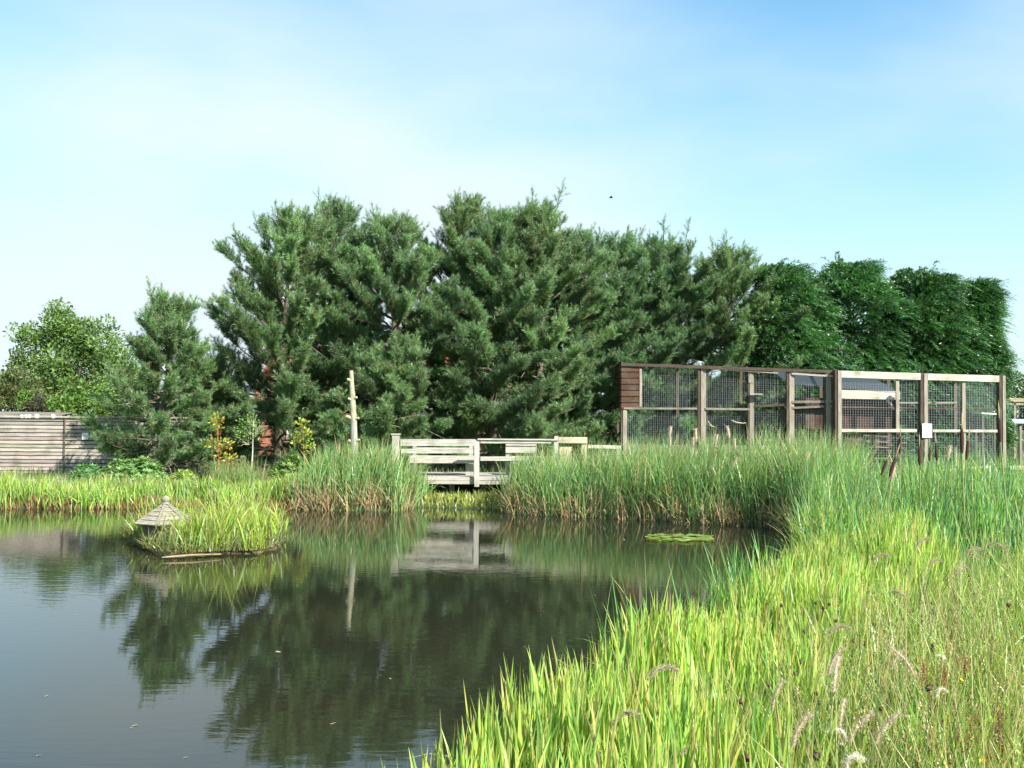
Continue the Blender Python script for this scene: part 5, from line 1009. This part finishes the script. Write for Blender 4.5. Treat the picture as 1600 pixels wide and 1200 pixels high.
sapling('dwarf_conifer', 379, 21.2, [(379, 718, 5, 90), (379, 728, 7, 130), (379, 738, 8, 150), (379, 748, 9, 150)], 'little grey green upright conifer left of the pale young tree stem', [(.16, .22, .12), (.2, .27, .14)], (.2, .15, .1), 104, 'conifer', .05)
for k, (px, py, lab) in enumerate([(411, 737, 'dry brown seed stalk right of the pale young tree stem'), (417, 748, 'short dry stalk next to the taller dry seed stalk')]):
    p = at(px, 21.3); q = P(px, py, 21.3); g = Geo(); g.tube([p, q], [.009, .006], 5, (.3, .2, .13)); fluff(g, q - A(0, 0, .08), A(0, 0, 1), .12, .03, (.32, .22, .15), 200, k, .03, .004); tag(g.build('dry_stalk', M_dry), lab, 'dry plant')
stand('bank_herbs', 'taller feathery green weeds at the bank between path and island', 'weeds', 120, [(P(325, 700, 20.4)[0], 20.2), (P(410, 700, 20.4)[0], 20.2), (P(400, 700, 20.4)[0], 21.0), (P(325, 700, 20.4)[0], 21.0)], 900, (.4, .85), (.005, .010), [(.16, .28, .07), (.24, .32, .10)], None, (.3, [(.35, .22, .14)]), bend=(.05, .6), fold=False)

# ------------------------------------------------------------------ small bird in the sky
t = thing('bird', P(955, 309, 55), 'tiny dark bird gliding high above the pines', 'bird'); c = P(955, 309, 55); g = Geo()
s = np.linspace(0, 1, 7); g.tube(c + np.outer(s - .5, A(.28, .05, .02)), .03 * np.clip(np.sin(PI * np.clip(s, .05, .93)), .1, 1), 8, (.06, .05, .05)); g.build('body', M_dry, t, True)
for sg in (-1, 1):
    g = Geo(); V = [c + A(.05, 0, .01), c + A(-.06, 0, .01), c + A(-.05, sg * .13, .07), c + A(.04, sg * .13, .07), c + A(-.10, sg * .28, .04)]; V2 = [v + A(0, 0, .006) for v in V]
    g.add(V + V2, [np.array([[0, 1, 2, 3], [8, 7, 6, 5]]), np.array([[3, 2, 4], [9, 7, 8]])], (.06, .05, .05)); g.build('wing', M_dry, t)

SC.render.engine = 'CYCLES'
SC.cycles.max_bounces = 8; SC.cycles.diffuse_bounces = 3; SC.cycles.transmission_bounces = 4; SC.cycles.glossy_bounces = 3

# ------------------------------------------------------------------ seeding grass haze, straw thatch and floating leaves
def panicles(name, label, cat, seed, poly, N, hr, col, keep):
    r = rng(seed); p = rect_scatter(r, N, poly, keep); N = len(p); b = np.column_stack([p, gz(p[:, 0], p[:, 1]) - .02]); h = hr[0] + (hr[1] - hr[0]) * r.random(N); g = Geo()
    az = r.random(N) * 6.28; th0 = .02 + .2 * r.random(N); th1 = th0 + .5 * r.random(N); c = pick(r, N, col)
    blades(g, b, h, np.full(N, .003), az, th0, th1, c, c, 5, 1.6, False, .4, face=r.random(N) * 6.28)
    th = (th0 + th1) / 2; tip = b + np.column_stack([np.cos(az) * np.sin(th) * h, np.sin(az) * np.sin(th) * h, np.cos(th) * h]); K = 34
    ax = np.column_stack([np.cos(az) * np.sin(th1), np.sin(az) * np.sin(th1), np.cos(th1)]); u = r.random((N, K)); spread = (.004 + .022 * np.sin(PI * u) * r.random((N, 1)))
    q = tip[:, None] - ax[:, None] * (u * r.uniform(.07, .17, (N, 1)))[..., None] + spread[..., None] * r.standard_normal((N, K, 3)); q = q.reshape(-1, 3); d = nrm(np.repeat(ax, K, 0) + .6 * rdir(r, N * K)); ln = r.uniform(.006, .014, N * K)
    rhomb(g, q, d, rdir(r, N * K), ln, ln * .35, np.repeat(c, K, 0) * r.uniform(.8, 1.25, (N * K, 1)))
    return tag(g.build(name, M_dry), label, cat, kind='stuff')
panicles('seeding_grass', 'hazy straw and rust coloured seeding grasses over the near right meadow', 'grass', 131, [(.7, 2.2), (1.2, 4.0), (2.0, 5.6), (3.0, 7.2), (4.2, 9.0), (6.5, 9.5), (5, 5), (3, 2.2)], 900, (.45, .85), [(.50, .42, .25), (.44, .38, .20), (.34, .20, .12), (.36, .42, .16)], lambda x, y: rng(len(x) + 7).random(len(x)) < np.clip(4.5 / y, 0, 1))
panicles('seeding_grass', 'rust brown seeding weeds thick in the bottom right corner', 'weeds', 132, [(1.35, 2.6), (2.6, 2.6), (3.0, 4.8), (2.0, 4.6)], 260, (.35, .62), [(.34, .14, .06), (.26, .11, .05), (.40, .24, .11)], None)
panicles('seeding_grass', 'pale seeding grasses around the upper right meadow below the pale aviary', 'grass', 133, [(4.4, 9.5), (6.6, 9.6), (9.5, 17), (6.8, 17), (6.4, 12)], 420, (.5, .95), [(.46, .42, .22), (.36, .42, .16)], None)
r = rng(140); fl = [(435, 1018, .05), (210, 1133, .03), (520, 1130, .03), (72, 1087, .025), (205, 1137, .02), (290, 1183, .02), (560, 905, .03), (700, 880, .03), (860, 905, .02), (120, 960, .02), (610, 1060, .02), (330, 1010, .02), (975, 843, .05), (930, 930, .02), (820, 1010, .02), (60, 1180, .02)]
o0 = None
for k, (a, b, sz) in enumerate(fl):
    p = G(a, b, .004)
    if o0 is None:
        g = Geo(); n = 7; tt = np.linspace(0, 1, n); wv = .012 * np.sin(PI * tt) + .001; L_ = np.column_stack([tt * .06 - .03, wv, .003 * np.sin(6 * tt)]); R_ = np.column_stack([tt * .06 - .03, -wv, .003 * np.cos(5 * tt)])
        V = np.concatenate([L_, R_]); g.add(V, np.array([[i, n + i, n + i + 1, i + 1] for i in range(n - 1)]), (.42, .36, .2)); o0 = g.build('floating_leaf', M_dry); LOC[o0.name] = A(0, 0, 0); o0.location = tuple(p)
        tag(o0, 'pale narrow dead leaf floating in the middle of the tree reflections', 'leaf', 'dead leaves floating on the pond')
    else:
        o = dup(o0, p, r.random() * 6, sz / .05, 'tiny dead leaf floating on the open pond water')
